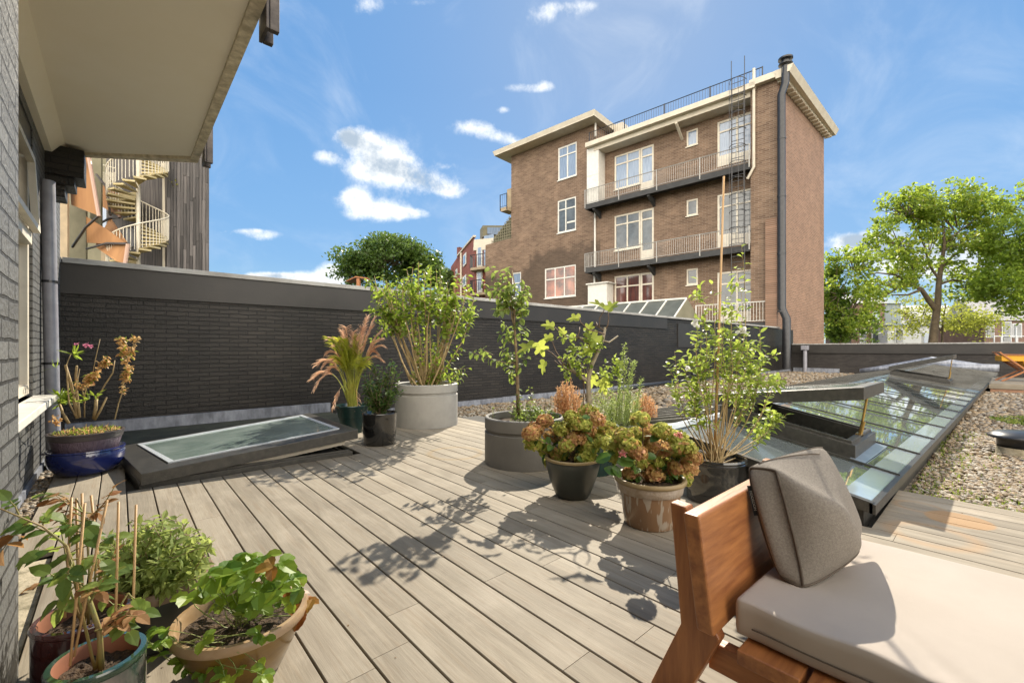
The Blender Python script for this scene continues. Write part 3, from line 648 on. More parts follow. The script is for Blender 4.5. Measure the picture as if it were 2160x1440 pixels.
mb = MB(); slab4(mb, XA-.03, XA+.02, lambda x: ey(x)-.02, ry_, -.05, .018, rz); slab4(mb, XA-.03, XB, lambda x: ey(x)-.035, lambda x: ey(x)-.003, -.05, .012, rz); mb.build('edge_frame', m_darkframe, t)
def rib(mb, x, w=.022, h=.018, y0=None): mb.hexa([(x-w/2, (y0 or ey(x)-.02), rz(x,(y0 or ey(x)))), (x+w/2, (y0 or ey(x)-.02), rz(x,(y0 or ey(x)))), (x+w/2, RY-.02, RZ), (x-w/2, RY-.02, RZ)] + [(x-w/2, (y0 or ey(x)-.02), rz(x,(y0 or ey(x)))+h), (x+w/2, (y0 or ey(x)-.02), rz(x,(y0 or ey(x)))+h), (x+w/2, RY-.02, RZ+h*.8), (x-w/2, RY-.02, RZ+h*.8)])
x = XA + .92; ribs = []
while x < XG + .2: ribs.append(x); x += 1.02
for x in ribs:
    q = MB(); rib(q, x); q.build('glazing_bar', m_darkframe, t)
mb = MB(); x = XG + .6
while x < XB: rib(mb, x, .03, .035); x += .55
x = XA + .1
while x < XB:
    yl = LY; xs = x
    if x < 4.15: yl = RY + (LY - RY) * (x - XA) / (4.15 - XA)
    zl_ = RZ + (LZ - RZ) * (yl - RY) / (LY - RY)
    mb.hexa([(x-.015,RY+.08,RZ-.014),(x+.015,RY+.08,RZ-.014),(x+.015,yl,zl_),(x-.015,yl,zl_),(x-.015,RY+.08,RZ+.022),(x+.015,RY+.08,RZ+.022),(x+.015,yl,zl_+.032),(x-.015,yl,zl_+.032)]); x += .52
mb.build('standing_seam', m_zinc, t)
mb = MB(); mb.box(XB-.5, XB+.1, ey(XB)-.05, RY, .2, .47); mb.tube([(XB-.3, .1, .3), (XB-.3, 1.2, .46), (XB-.3, RY, .52), (XB-.3, 2.7, .40), (XB-.3, 3.6, .2), (XB-.3, 4.4, .05)], [.12,.15,.24,.16,.13,.1], 7)
mb.build('lead_end_flashing', m_lead, t, smooth='all')
# small extra pane lines near the first opener
mb = MB(); slab4(mb, 4.47, 5.42, lambda x: ey(x)+.205, lambda x: ey(x)+.30, .004, .012, rz); mb.build('apron', m_zincb, t)
def vent(x0, x1, lift, label):
    t = thing('vent_hatch', label, 'roof hatch', ((x0+x1)/2, 1.3, .3), group='open vent hatches on the roof light')
    y0, y1 = .80, 1.90; o = [(x0,y0),(x1,y0),(x1,y1),(x0,y1)]; i = inset(o, .085); xm = (x0+x1)/2
    zf = lambda p: rz(xm, p[1])
    mb = MB(); quadring(mb, o, i, [zf(p)+.0 for p in o], [zf(p)-.18 for p in i], [zf(p)+.115 for p in o], [zf(p)+.125 for p in i])
    oo = inset(o, .03); ii = inset(o, .06); quadring(mb, oo, ii, [zf(p)+.11 for p in oo], [zf(p)+.11 for p in ii], [zf(p)+.14 for p in oo], [zf(p)+.14 for p in ii])
    mb.build('curb', m_darkframe, t, bevel=.004)
    mb = MB(); mb.add([(p[0],p[1],zf(p)-.15) for p in i], [(0,1,2,3)]); mb.build('opening', m_dark, t)
    zh = rz(xm, y1) + .13; z0 = rz(xm, y0) + .14 + lift
    yb = y0 - .06
    c = [(x0-.02,yb),(x1+.02,yb),(x1+.02,y1+.02),(x0-.02,y1+.02)]
    zz = lambda p: zh + (z0 - zh) * (y1 + .02 - p[1]) / (y1 + .02 - yb)
    mb = MB(); ci = inset(c, .10); quadring(mb, c, ci, [zz(p) for p in c], [zz(p) for p in ci], [zz(p)+.105 for p in c], [zz(p)+.11 for p in ci])
    c2 = inset(c, -.006); c3 = inset(c, .02); quadring(mb, c2, c3, [zz(p)+.045 for p in c2], [zz(p)+.045 for p in c3], [zz(p)+.056 for p in c2], [zz(p)+.056 for p in c3])
    sh = mb.build('sash', m_darkframe, t, bevel=.004)
    mb = MB(); g = inset(c, .095); mb.hexa([(p[0],p[1],zz(p)+.08) for p in g] + [(p[0],p[1],zz(p)+.104) for p in g]); mb.build('pane', m_hglass, sh)
    mb = MB(); mb.tube([(xm, y0+.045, rz(xm,y0)+.14), (xm, y0-.01, z0+.02)], .010, 8); mb.tube([(xm, y0+.045, rz(xm,y0)+.14), (xm, y0+.02, rz(xm,y0)+.14+lift*.35)], .017, 8); mb.box(xm-.05, xm+.05, y0+.03, y0+.07, rz(xm,y0)+.13, rz(xm,y0)+.16)
    mb.build('opener_rod', m_brass, t)
vent(4.53, 5.42, .36, 'near open vent hatch with brass rod, right behind the cushion')
vent(14.75, 15.75, .50, 'far open vent hatch with brass rod, near the end of the roof light')
# roof vent cap on gravel
t = thing('roof_vent', 'black mushroom roof vent with pale base standing on the gravel', 'roof vent', (7.5, -.17, -.1))
c = (7.5, -.16); mb = MB(); mb.lathe(c, [(.0,.185),(.10,.183),(.20,.165),(.262,.128),(.27,.112),(.262,.10),(.20,.095)], 40); mb.build('cap', m_black_metal, t, smooth='all')
mb = MB(); mb.lathe(c, [(.195,.11),(.19,.0),(.19,-.0)], 36); mb.build('body', m_black_metal, t, smooth='all')
mb = MB(); mb.lathe(c, [(.196,.0),(.20,-.09),(.215,-.11)], 36); mb.build('base', m_slab, t, smooth='all')
# timber platform
t = thing('timber_step', 'raised pale timber platform on the gravel under the orange chair', 'platform', (19, -3, 0))
mb = MB()
x = 17.4
while x < 20.7: board(mb, x, x + .14, -7, .18, .17); x += .147
mb.build('boards', m_deck, t)
mb = MB(); mb.box(17.37, 17.40, -7, .2, .035, .143); mb.box(17.38, 20.8, .185, .21, .035, .143); mb.build('edge_board', m_deck, t)
mb = MB(); mb.box(17.40, 17.44, -7, .18, -.11, .03); mb.box(17.45, 20.8, .15, .18, -.11, .03); mb.build('lower_board', M('salmon_board', (.36,.20,.12), (.28,.15,.09), 9, .7), t)
# moss and grass
mb = MB()
def tuft_patch(mb, x0, x1, y0, y1, z, n, h):
    for _ in range(n):
        p = Vector((U(x0, x1), U(y0, y1), z)); leaf(mb, p, Vector((U(-.5,.5), U(-.5,.5), 1)), rv(), h * U(.5, 1.2), .010, .2, .3)
m_grass = leafmat('grass_blades', (.09,.15,.02), (.20,.22,.05), (.45,.55,.08), .35)
for _ in range(1500):
    a = U(0, 6.28); r = U(0, 1) ** .5; p = Vector((10.9 + .75 * r * math.cos(a), -.75 + .85 * r * math.sin(a), -.09)); leaf(mb, p, Vector((U(-.6,.6), U(-.6,.6), .6)), rv(), U(.04,.08), .03, .2, .3)
tag(mb.build('moss', m_grass), kind='stuff')
mb = MB(); tuft_patch(mb, 4.57, 4.80, -2.2, .52, -.10, 2000, .055); tuft_patch(mb, 4.7, 5.3, -1.4, .5, -.10, 900, .04); tuft_patch(mb, 5.3, 9, -1.4, .5, -.10, 500, .045); tuft_patch(mb, 4.6, 9, .2, .5, -.10, 500, .05); tuft_patch(mb, 5.5, 9, 5.3, 7, -.18, 500, .09); tuft_patch(mb, 4.2, 5.4, 4.7, 5.6, -.18, 500, .12)
tag(mb.build('grass', m_grass), kind='stuff')
# orange deck chair on the platform
t = thing('folding_chair', 'folding teak chair with orange canvas on the platform at the right edge', 'chair', (18.8, -.5, .17))
mb = MB(); A = Vector((18.75, -.02, .17)); rt = Vector((.25, -.97, 0)).normalized(); dp = Vector((.97, .25, 0)).normalized()
def ch(u, v, z): return A + rt * u + dp * v + Vector((0, 0, z))
for v in (0, .5):
    q = MB(); q.bar(ch(0, v, .0), ch(.78, v, .50), .03, .045); q.build('leg', m_teak, t, bevel=.005)
    q = MB(); q.bar(ch(.88, v+.034, .0), ch(.10, v+.034, .62), .03, .045); q.build('leg', m_teak, t, bevel=.005)
    q = MB(); q.bar(ch(-.02, v-.03, .80), ch(.45, v-.03, .35), .03, .04); q.build('back_post', m_teak, t, bevel=.005)
q = MB(); q.tube([ch(-.03,-.05,.82), ch(-.03,.55,.82)], .024, 8); q.tube([ch(.0,-.02,.76), ch(.9,-.02,.74)], .02, 8); q.build('rail', m_teak, t)
q = MB(); q.hexa([ch(.0,-.01,.57), ch(.95,-.01,.57), ch(.95,.52,.57), ch(.0,.52,.57), ch(-.0,-.01,.73), ch(.95,-.01,.72), ch(.95,.52,.72), ch(.0,.52,.73)]); q.hexa([ch(.5,.02,.38), ch(.98,.02,.34), ch(.98,.5,.34), ch(.5,.5,.38), ch(.42,.02,.57), ch(.98,.02,.57), ch(.98,.5,.57), ch(.42,.5,.57)]); q.build('canvas', m_orange, t, bevel=.015)
# pipes and posts at the foot of the long wall
t = thing('cable_duct', 'black cable duct lying along the foot of the black wall', 'duct')
mb = MB(); mb.tube([(10.2,7.35,-.12),(12.5,7.5,-.06),(15,7.62,-.06),(18,7.6,.02),(21,7.62,-.05)], .055, 8); mb.build('duct', m_black_metal, t, smooth='all')
for i, (px, z1, z0, lab) in enumerate(((1461, 793, 812, 'short black post on the gravel, left of the tall white flowering shrub'), (1592, 778, 796, 'short black post on the gravel, near the far corner of the roof'))):
    p = D(px, (z1+z0)/2, 15 if i == 0 else 21); h = .24
    q = MB(); q.box(p.x-.05, p.x+.05, p.y-.05, p.y+.05, -.19, .33); q.box(p.x-.07, p.x+.07, p.y-.07, p.y+.07, .331, .36); tag(q.build('roof_post', m_black_metal), lab, 'post', 'black roof posts')
# ================================================================== BUILDINGS
def wall_holes(mb, x0, x1, z0, z1, holes, y, th, mi=0):      # wall in the local XZ plane, front face at y, going back by th
    xs = sorted({x0, x1} | {h[0] for h in holes} | {h[1] for h in holes}); zs = sorted({z0, z1} | {h[2] for h in holes} | {h[3] for h in holes})
    xs = [v for v in xs if x0 <= v <= x1]; zs = [v for v in zs if z0 <= v <= z1]
    for i in range(len(xs)-1):
        for j in range(len(zs)-1):
            cx = (xs[i]+xs[i+1])/2; cz = (zs[j]+zs[j+1])/2
            if any(h[0] < cx < h[1] and h[2] < cz < h[3] for h in holes): continue
            mb.add([(xs[i],y,zs[j]),(xs[i+1],y,zs[j]),(xs[i+1],y,zs[j+1]),(xs[i],y,zs[j+1])], [(3,2,1,0)], mi)
    for h in holes:
        a = [(h[0],h[2]),(h[1],h[2]),(h[1],h[3]),(h[0],h[3])]
        for k in range(4):
            p = a[k]; q = a[(k+1) % 4]; mb.add([(p[0],y,p[1]),(q[0],y,q[1]),(q[0],y-th,q[1]),(p[0],y-th,p[1])], [(0,1,2,3)], mi)
def window(parent, x0, x1, z0, z1, y, cols, rows, glass, fm=None, fw=.09, dep=.12, sill=True, name='window', bars=()):
    # cols / rows: fractions of inner dividers; bars: extra (x0,x1,z0,z1) fractions
    fm = fm or m_whitec; mb = MB(); yb, yf = y - dep, y - .03
    mb.box(x0, x0+fw, yb, yf, z0, z1); mb.box(x1-fw, x1, yb, yf, z0, z1); mb.box(x0+fw, x1-fw, yb, yf, z0, z0+fw); mb.box(x0+fw, x1-fw, yb, yf, z1-fw, z1)
    for c in cols: xx = x0 + (x1-x0)*c; mb.box(xx-fw*.42, xx+fw*.42, yb+.01, yf-.003, z0+fw, z1-fw)
    for r in rows: zz = z0 + (z1-z0)*r; mb.box(x0+fw, x1-fw, yb+.005, yf+.004, zz-fw*.4, zz+fw*.4)
    for b in bars: mb.box(x0+(x1-x0)*b[0], x0+(x1-x0)*b[1], yb+.012, yf-.006, z0+(z1-z0)*b[2], z0+(z1-z0)*b[3])
    if sill: mb.box(x0-.04, x1+.04, yf-.02, y+.07, z0-.06, z0-.002)
    o = mb.build(name, fm, parent, local=True)
    g = MB(); g.box(x0+fw*.5, x1-fw*.5, yb+.03, yb+.05, z0+fw*.5, z1-fw*.5); g.build('pane', glass, o, local=True)
    return o
BO = Vector((26, 7.9, 0)); BD = Vector((-.108, .9941, 0)).normalized(); BN = Vector((-.9941, -.108, 0)).normalized()  # along facade, towards us
BR = math.atan2(BD.y, BD.x)
def FQ(px, py, y=0):        # photo pixel -> local (s, z) on the facade plane shifted by y towards us
    o = BO + BN * y; u = (px - 1080) / FP
    s = (o.dot(RT) - u * o.dot(FW)) / (u * BD.dot(FW) - BD.dot(RT)); p = o + BD * s
    return s, CH + (735 - py) * p.dot(FW) / FP
bt = thing('brick_apartment_building', 'tall brown brick apartment building with two long balconies and roof railing', 'building', tuple(BO), BR)
YW = -.9
sR, sL = 1.28, FQ(1255, 400, YW)[0]; sE = FQ(1078.5, 400, YW)[0]; sF = FQ(1024, 520, YW)[0]
ZR = 15.35; ZW = 17.35
wins = []
def wspec(tl, br, y=YW):    # top-left px, bottom-right px -> local rect (x0<x1)
    a = FQ(tl[0], tl[1], y); b = FQ(br[0], br[1], y); return (min(a[0], b[0]), max(a[0], b[0]), b[1], a[1])
W1 = wspec((1296,330),(1379,404)); W1 = (W1[0], W1[1], 10.55, W1[3]); 
def zof(px, py, y=YW): return FQ(px, py, y)[1]
# main groups: door on the viewer's right = small s
gx0, gx1 = FQ(1379,400,YW)[0], FQ(1296,400,YW)[0]; dx = gx0 + (gx1-gx0)*.33
rows3 = []
for (zt, zb, zd, gl) in ((zof(1296,330), zof(1296,402), zof(1378,400), m_pane_b), (zof(1296,456), zof(1296,530), zof(1378,549), m_pane_d), (zof(1296,583), zof(1296,668), zof(1378,690), m_pane_r)):
    rows3.append((zt, zb, zd, gl))
holes = []
for zt, zb, zd, gl in rows3: holes += [(gx0, dx, zd, zt), (dx, gx1, zb, zt)]
rx0, rx1 = 1.30, FQ(1513,300,YW)[0]
rdoors = []
for zt, zb, gl in ((zof(1513,258), zof(1513,353), m_pane_b), (zof(1512,412), zof(1512,523), m_pane_d), (zof(1512,575), zof(1512,680), m_pane_d)):
    rdoors.append((zt, zb, gl)); holes.append((rx0, rx1, zb, zt))
qx0, qx1 = FQ(1472,300,YW)[0], FQ(1448,300,YW)[0]; small = []
for zt, zb, gl in ((zof(1448,277), zof(1448,311), m_pane_b), (zof(1447,423), zof(1447,457), m_pane_d), (zof(1446,568), zof(1446,602), m_pane_d)):
    small.append((zt, zb, gl)); holes.append((qx0, qx1, zb, zt))
wing = []
for tl, br, gl in (((1177,313),(1216.5,382),m_pane_b), ((1176,424),(1215,493),m_pane_d), ((1149,567),(1214.5,630),m_pane_o), ((1080,576),(1099,650),m_pane_b)):
    a = FQ(tl[0], tl[1], YW); b = FQ(br[0], br[1]-6, YW); c = FQ(tl[0], br[1], YW); r_ = (b[0], a[0], c[1], a[1]); wing.append((r_, gl)); holes.append(r_)
mb = MB()
wall_holes(mb, sR, sL, -5, ZR, [h for h in holes if h[1] < sL + .01], YW, .2)
wall_holes(mb, sL, sE, -5, ZW, [h for h in holes if h[0] > sL], YW, .2)
zl0 = FQ(1024,517,YW)[1]; zl1 = FQ(1078,507,YW)[1]
mb.add([(sE,YW,-5),(sF,YW,-5),(sF,YW,zl0),(sE,YW,zl0+.1)], [(0,1,2,3)])
mb.add([(sL,YW,ZR-1),(sL,YW-6,ZR-1),(sL,YW-6,ZW),(sL,YW,ZW)], [(0,1,2,3)])
mb.add([(sE,YW,-5),(sE,YW-7,-5),(sE,YW-7,ZW),(sE,YW,ZW)], [(3,2,1,0)])
mb.add([(sR,YW,-5),(sR,0,-5),(sR,0,ZR),(sR,YW,ZR)], [(0,1,2,3)])
mb.add([(0,0,-5),(sR,0,-5),(sR,0,ZR),(0,0,ZR)], [(3,2,1,0)])
mb.build('wall', m_bb, bt, local=True)
mb = MB(); SB = (-.99, -9.14)
mb.add([(0,0,-5),(SB[0],SB[1],-5),(SB[0],SB[1],ZR-.1),(0,0,ZR-.1)], [(0,1,2,3)]); mb.add([(SB[0],SB[1],-5),(sE,-9,-5),(sE,-9,ZR-.1),(SB[0],SB[1],ZR-.1)], [(0,1,2,3)])
mb.build('side_wall', m_bs, bt, local=True)
# second-skin pier with the orange brick edge (lower half)
mb = MB(); mb.box(-.02, .52, .002, .22, -5, 8.0); mb.build('pier', m_bs, bt, local=True)
def cols3(x0, x1): return x0, x1
for zt, zb, zd, gl in rows3:
    zm = zt - (zt - zb) * .27
    window(bt, dx+.0, gx1, zb, zt, YW, (.5,), (1 - .27,), gl, fw=.11)
    o = window(bt, gx0, dx, zd, zt, YW, (), ((zm - zd) / (zt - zd),), gl, fw=.13, name='balcony_door', sill=False, bars=((.08,.92,0,.22),))
for zt, zb, gl in rdoors:
    window(bt, rx0, rx1, zb, zt, YW, (.46,), (.76,), gl, fw=.12, name='balcony_door', sill=False, bars=((.5,.96,0,.24),(.04,.44,0,.2)))
for zt, zb, gl in small: window(bt, qx0, qx1, zb, zt, YW, (), (), gl, fw=.10)
window(bt, *wing[0][0], YW, (.5,), (.72,), wing[0][1], m_white, fw=.11)
window(bt, *wing[1][0], YW, (.56,), (.70,), wing[1][1], m_white, fw=.11, bars=((.05,.5,.25,.3),))
window(bt, *wing[2][0], YW, (.36,.66), (.62,), wing[2][1], m_white, fw=.11)
window(bt, *wing[3][0], YW, (), (.7,), wing[3][1], m_white, fw=.10)
# eaves and roofs
mb = MB(); mb.box(sR+.01, sL-.45, YW, .02, ZR-.42, ZR-.12); mb.box(1.0, sL+.05, -.12, .34, ZR-.12, ZR+.18); mb.box(1.0, sL+.05, YW-.2, -.13, ZR-.10, ZR+.1)
mb.hexa([(-.02-.28,.34,ZR+.0),(sR,.34,ZR+.0),(sR,-.5,ZR+.0),(-.3,-.5,ZR+.0),(-.3,.34,ZR+.32),(sR,.34,ZR+.32),(sR,-.5,ZR+.32),(-.3,-.5,ZR+.32)])
mb.hexa([(SB[0]-.32,SB[1],ZR-.1),(-.32,.34,ZR-.1),(.02,.34,ZR-.1),(SB[0]+.02,SB[1],ZR-.1),(SB[0]-.55,SB[1],ZR+.30),(-.55,.4,ZR+.30),(.02,.4,ZR+.30),(SB[0]+.02,SB[1],ZR+.30)])
mb.hexa([(SB[0]-.6,SB[1]-.45,ZR+.0),(-.62,.45,ZR+.0),(-.3,.45,ZR+.0),(SB[0]-.3,SB[1]-.45,ZR+.0),(SB[0]-.78,SB[1]-.45,ZR+.33),(-.8,.45,ZR+.33),(-.3,.45,ZR+.33),(SB[0]-.3,SB[1]-.45,ZR+.33)])
mb.build('cornice', m_roofw, bt, local=True)
for k in range(18):
    f = k / 17; q = MB(); x = -.02 + (SB[0]) * f; y = .0 + (SB[1] - .0) * f; q.box(x-.40, x, y-.10, y+.04, ZR-.19, ZR-.101); q.build('bracket', m_roofw, bt, local=True)
mb = MB(); mb.prism([(SB[0]+.0,SB[1],ZR+.2),(0,.1,ZR+.2),(sL-.1,.1,ZR+.2),(sL-.1,-9,ZR+.2)], (0,0,.06)); mb.build('roof', m_tar, bt, local=True)
mb = MB(); mb.box(sL-.55, sE+1.0, YW-7, .15, ZW, ZW+.05); mb.hexa([(sL-.55,.15,ZW+.05),(sE+1.0,.15,ZW+.05),(sE+1.0,YW-7,ZW+.05),(sL-.55,YW-7,ZW+.05),(sL-.65,.25,ZW+.36),(sE+1.1,.25,ZW+.36),(sE+1.1,YW-7,ZW+.36),(sL-.65,YW-7,ZW+.36)]); mb.build('eaves', m_roofw, bt, local=True)
q = MB(); q.box(sL-1.3, sL-.6, -3.4, -2.6, ZR+.3, ZW+.35); q.build('chimney', m_roofw, bt, local=True)
q = MB(); q.bar((sL*.46,.1,ZR-.5),(sL*.46,YW,ZR-1.15),.14,.12); q.build('strut', m_roofw, bt, local=True)
def railing(parent, x0, x1, y, z0, z1, mat, step=.13, post=2.4, name='railing', ret=None, bigpost=.06, legs=.25):
    mb = MB(); mb.tube([(x0,y,z1),(x1,y,z1)], .028, 5); mb.tube([(x0,y,z0+.08),(x1,y,z0+.08)], .018, 4)
    n = int((x1-x0)/step)
    for i in range(n+1): x = x0 + (x1-x0)*i/n; mb.tube([(x,y,z0+.08),(x,y,z1)], .0125, 4, cap=False)
    n = max(1, round((x1-x0)/post))
    for i in range(n+1): x = x0 + (x1-x0)*i/n; mb.box(x-bigpost/2, x+bigpost/2, y+.02, y+.06, z0-legs, z1+.02)
    if ret:
        mb.tube([(ret,y,z1),(ret,YW,z1)], .028, 5); mb.tube([(ret,y,z0+.08),(ret,YW,z0+.08)], .018, 4)
        for i in range(8): yy = y + (YW-y)*i/8; mb.tube([(ret,yy,z0+.08),(ret,yy,z1)], .0125, 4, cap=False)
    return mb.build(name, mat, parent, local=True)
bz = [FQ(1235,432,.1)[1], FQ(1234,566,.1)[1]]
for z in bz:
    mb = MB(); xl = FQ(1235, 430, .1)[0]; mb.box(sR+.01, xl, YW, .06, z-.12, z-.02); mb.box(sR+.01, xl+.02, .06, .14, z-.34, z+.0); mb.box(xl-.06, xl+.02, YW, .059, z-.34, z)
    s_ = mb.build('balcony', m_tar, bt, local=True)
    railing(s_, sR+.03, xl, .12, z, z+1.02, m_greyrail, ret=xl)
    for xx in (xl-.7, xl*.55+.6): q = MB(); q.prism([(xx,YW,z-.36),(xx,.05,z-.36),(xx,.05,z-.45),(xx,YW,z-.9)], (.16,0,0)); q.build('bracket', m_tar, s_, local=True)
z3 = FQ(1469,684,.1)[1]; xl3 = FQ(1469,650,.1)[0]
mb = MB(); mb.box(.35, xl3, YW, .1, z3-.2, z3); s_ = mb.build('balcony', m_tar, bt, local=True); railing(s_, .35, xl3, .12, z3, z3+1.1, m_white, step=.15)
# roof railing
railing(bt, .8, sL+.2, -.5, ZR+.25, ZR+1.25, m_black_metal, step=.16, post=3, name='roof_railing', legs=0)
# white storage box on the upper balcony, shed below
mb = MB(); z = bz[0]; a = FQ(1262,400,0)[0]; mb.box(a, FQ(1237.5,400,0)[0], YW, -.02, z, ZR-.13); mb.box(a-.01, a+.03, YW, -.01, z, ZR-.13); mb.box(a, FQ(1237.5,400,0)[0], -.02, -.005, z+2.0, z+2.03); mb.build('balcony_cupboard', m_white, bt, local=True)
mb = MB(); z = FQ(1239,601,0)[1]; a = FQ(1280,620,0)[0]; mb.box(a, FQ(1240,620,0)[0], YW, 0, z-3, z); mb.box(a-.15, FQ(1240,620,0)[0]+.1, YW, .12, z, z+.08); mb.build('cupboard', m_white, bt, local=True)
# pipes on the facade
for (a, b, nm) in (((1257,238),(1256,288),'downpipe'), ((1256,440),(1255,570),'downpipe'), ((1254,578),(1254,600),'downpipe')):
    x, z0 = FQ(b[0], b[1], YW+.08); z1 = FQ(a[0], a[1], YW+.08)[1]; q = MB(); q.tube([(x,YW+.08,z0),(x,YW+.08,z1)], .07, 8); q.build(nm, m_white, bt, local=True, smooth=40)
x1_, z1_ = FQ(1590, 145, .15); x0_, z0_ = FQ(1592, 352, .15); x2_, z2_ = FQ(1576, 377, .15)
q = MB(); q.tube([(x1_,.15,z1_),(x1_,.15,z0_),(x2_,.1,z2_)], .075, 8); q.build('downpipe', m_roofw, bt, local=True, smooth=40)
# cage ladder
lx0, lx1 = FQ(1569,300,.5)[0], FQ(1541,300,.5)[0]
zt0 = FQ(1569,115,.5)[1]; zb0 = FQ(1560,600,.5)[1]; mb = MB()
for x in (lx0, lx1): mb.tube([(x,.35,zb0),(x,.35,zt0)], .022, 5)
for y in (.35, .8): 
    for k in range(4): pass
z = zb0
while z < ZR + .6: mb.tube([(lx0,.35,z),(lx1,.35,z)], .016, 4); z += .32
for z in [zb0 + 2.2 + .9*k for k in range(11)]:
    cx = (lx0+lx1)/2; mb.tube([(cx + .42*math.cos(a), .35 + .55*math.sin(a), z) for a in [math.pi*i/8 for i in range(9)]], .018, 4)
for a in (.5, 1.2, 1.95, 2.6): cx = (lx0+lx1)/2; mb.tube([(cx+.42*math.cos(a), .35+.55*math.sin(a), zb0+2.2), (cx+.42*math.cos(a), .35+.55*math.sin(a), zb0+11.2)], .014, 4)
mb.build('fire_ladder', m_black_metal, bt, local=True)
# trellis and small terrace at the left end of the wing
mb = MB(); zb_ = zl1; zt_ = FQ(1078,453,YW)[1]; xr, xl_ = sE+.02, FQ(1037,509,YW)[0]
n = 9
for i in range(n+1):
    x = xr + (xl_-xr)*i/n; mb.tube([(x,YW-.05,zb_),(x,YW-.05,zb_+(zt_-zb_)*(1-i/n*.9)+.15)], .035, 4)
for j in range(10): z = zb_ + (zt_-zb_)*j/9; mb.tube([(xr,YW-.05,z),(xr+(xl_-xr)*min(1,(1-j/9)*1.05+.06),YW-.05,z)], .035, 4)
mb.prism([(xr,YW-.15,zb_),(xl_,YW-.15,zb_),(xl_-.2,YW-.15,zb_+.6),(xr,YW-.15,zt_)], (0,-.05,0)); mb.build('trellis', m_conco, bt, local=True)
mb = MB(); a = FQ(1054,451,YW+.6); b = FQ(1077,386,YW+.6); mb.box(sE+.02, a[0], YW-.6, YW+.5, a[1]+.2, a[1]+.5); mb.box(sE+.02, a[0]-.2, YW-.2, YW-.1, a[1]+.5, b[1]-.1)
tb = mb.build('terrace', m_conc, bt, local=True); railing(tb, sE+.03, a[0], YW+.5, a[1]+.5, a[1]+1.6, m_black_metal, step=.25)
# flue
t = thing('black_flue', 'tall black metal flue with cowl climbing the corner of the brick building', 'flue', (25.7, 7.5, 0))
def fl(px, py): u=(px-1080)/FP; x=25.75; y=(x*(RT.x-u*FW.x))/(u*FW.y-RT.y); p=Vector((x,y,0)); return Vector((x, y, CH+(735-py)*p.dot(FW)/FP))
pts = [fl(1659,778), fl(1659,672), fl(1649,650), fl(1648,200), fl(1656,176), fl(1657,135)]
mb = MB(); mb.tube(pts, .19, 16); mb.build('pipe', m_black_metal, t, smooth=40)
top = fl(1657,138); mb = MB(); mb.lathe(top, [(.19,top.z-.05),(.33,top.z+.02),(.33,top.z+.06),(.20,top.z+.1),(.20,top.z+.22),(.34,top.z+.28),(.34,top.z+.36),(.0,top.z+.42)], 18); mb.build('cowl', m_black_metal, t, smooth=30)
for zz in (3, 6, 9, 12):
    q = MB(); p = fl(1648.5, 400); q.tube([(p.x,p.y,zz),(p.x,p.y,zz+.08)], .21, 16); q.build('clamp', m_black_metal, t)
t = thing('gutter_outlet', 'grey rain outlet box with pipe on the far dark wall', 'drainpipe', (27.8,7.2,0))
mb = MB(); mb.box(27.66,27.92,6.93,7.27,1.02,1.26); mb.build('hopper', m_zinc_pipe, t, bevel=.02); mb = MB(); mb.tube([(27.8,7.1,-.18),(27.8,7.1,1.02)], .10, 12); mb.build('pipe', m_zinc_pipe, t, smooth=40)
# greenhouse roof between wall and building
t = thing('lean_to_roof', 'low glazed ridge roof with white bars just behind the black wall', 'glass roof', (17.5, 9, 2.5))
r0 = Vector((17.55, 8.7, 3.16)); rl = Vector((16.75, 15.3, 3.16)); e0 = Vector((16.15, 8.7, 2.05)); el = Vector((15.35, 15.3, 2.05)); b0 = Vector((18.7, 8.7, 2.3)); bl = Vector((17.9,15.3,2.3))
mb = MB(); mb.prism([r0, rl, el, e0], (0,0,-.04)); mb.prism([r0, b0, bl, rl], (0,0,-.04)); mb.build('glass', m_greenhouse, t)
for k in range(9):
    f = k/8; q = MB(); q.bar(r0.lerp(rl,f)+Vector((0,0,.02)), e0.lerp(el,f)+Vector((0,0,.02)), .05, .05); q.build('glazing_bar', m_white, t)
mb = MB(); mb.bar(r0+Vector((0,0,.03)), rl+Vector((0,0,.03)), .07, .07); mb.build('ridge', m_white, t)
mb = MB(); mb.prism([Vector((e0.x,8.66,1.0)), e0+Vector((0,-.04,0)), r0+Vector((0,-.04,-.0)), b0+Vector((0,-.04,0)), Vector((b0.x,8.66,1.0))], (0,.035,0)); mb.build('gable', m_conco, t)
# ------------------------------------------------------------------ red house
t = thing('red_brick_house', 'red brick house with small black balconies behind the planters', 'building', tuple(D(1000,700,45)*1.0))
a = D(1001,700,45); b = D(951,700,62); c = D(1042,700,43.5)
def zat(px, py, dep): return CH + (735-py)*dep/FP
mb = MB(); zt = zat(1001,499,45); z2 = zat(973,522,50); am = a.lerp(b, (50-45)/17)
def P3(p, z): return Vector((p.x, p.y, z))
mb.add([P3(a,-5), P3(b,-5), P3(b,zat(951,563,62)), P3(a.lerp(b,.62),zat(960,545,57)), P3(a,zt)], [(0,1,2,3,4)])
mb.add([P3(a,-5), P3(a,zt-1.0), P3(c,zt-1.2), P3(c,-5)], [(0,1,2,3)])
mb.add([P3(a,zt-.3), P3(c,zt-.6), P3(c+(b-a)*.6,zt-.6), P3(b,zat(951,563,62))], [(0,1,2,3)])
mb.build('wall', m_redb, t)
mb = MB(); d1 = (b-a).normalized(); mb.bar(P3(a,zt+.05), P3(a.lerp(b,.62),zat(960,545,57)+.05), .3, .18); mb.bar(P3(a,zt-.9), P3(c,zt-1.1), .3, 1.1); mb.build('parapet', m_roofw, t)
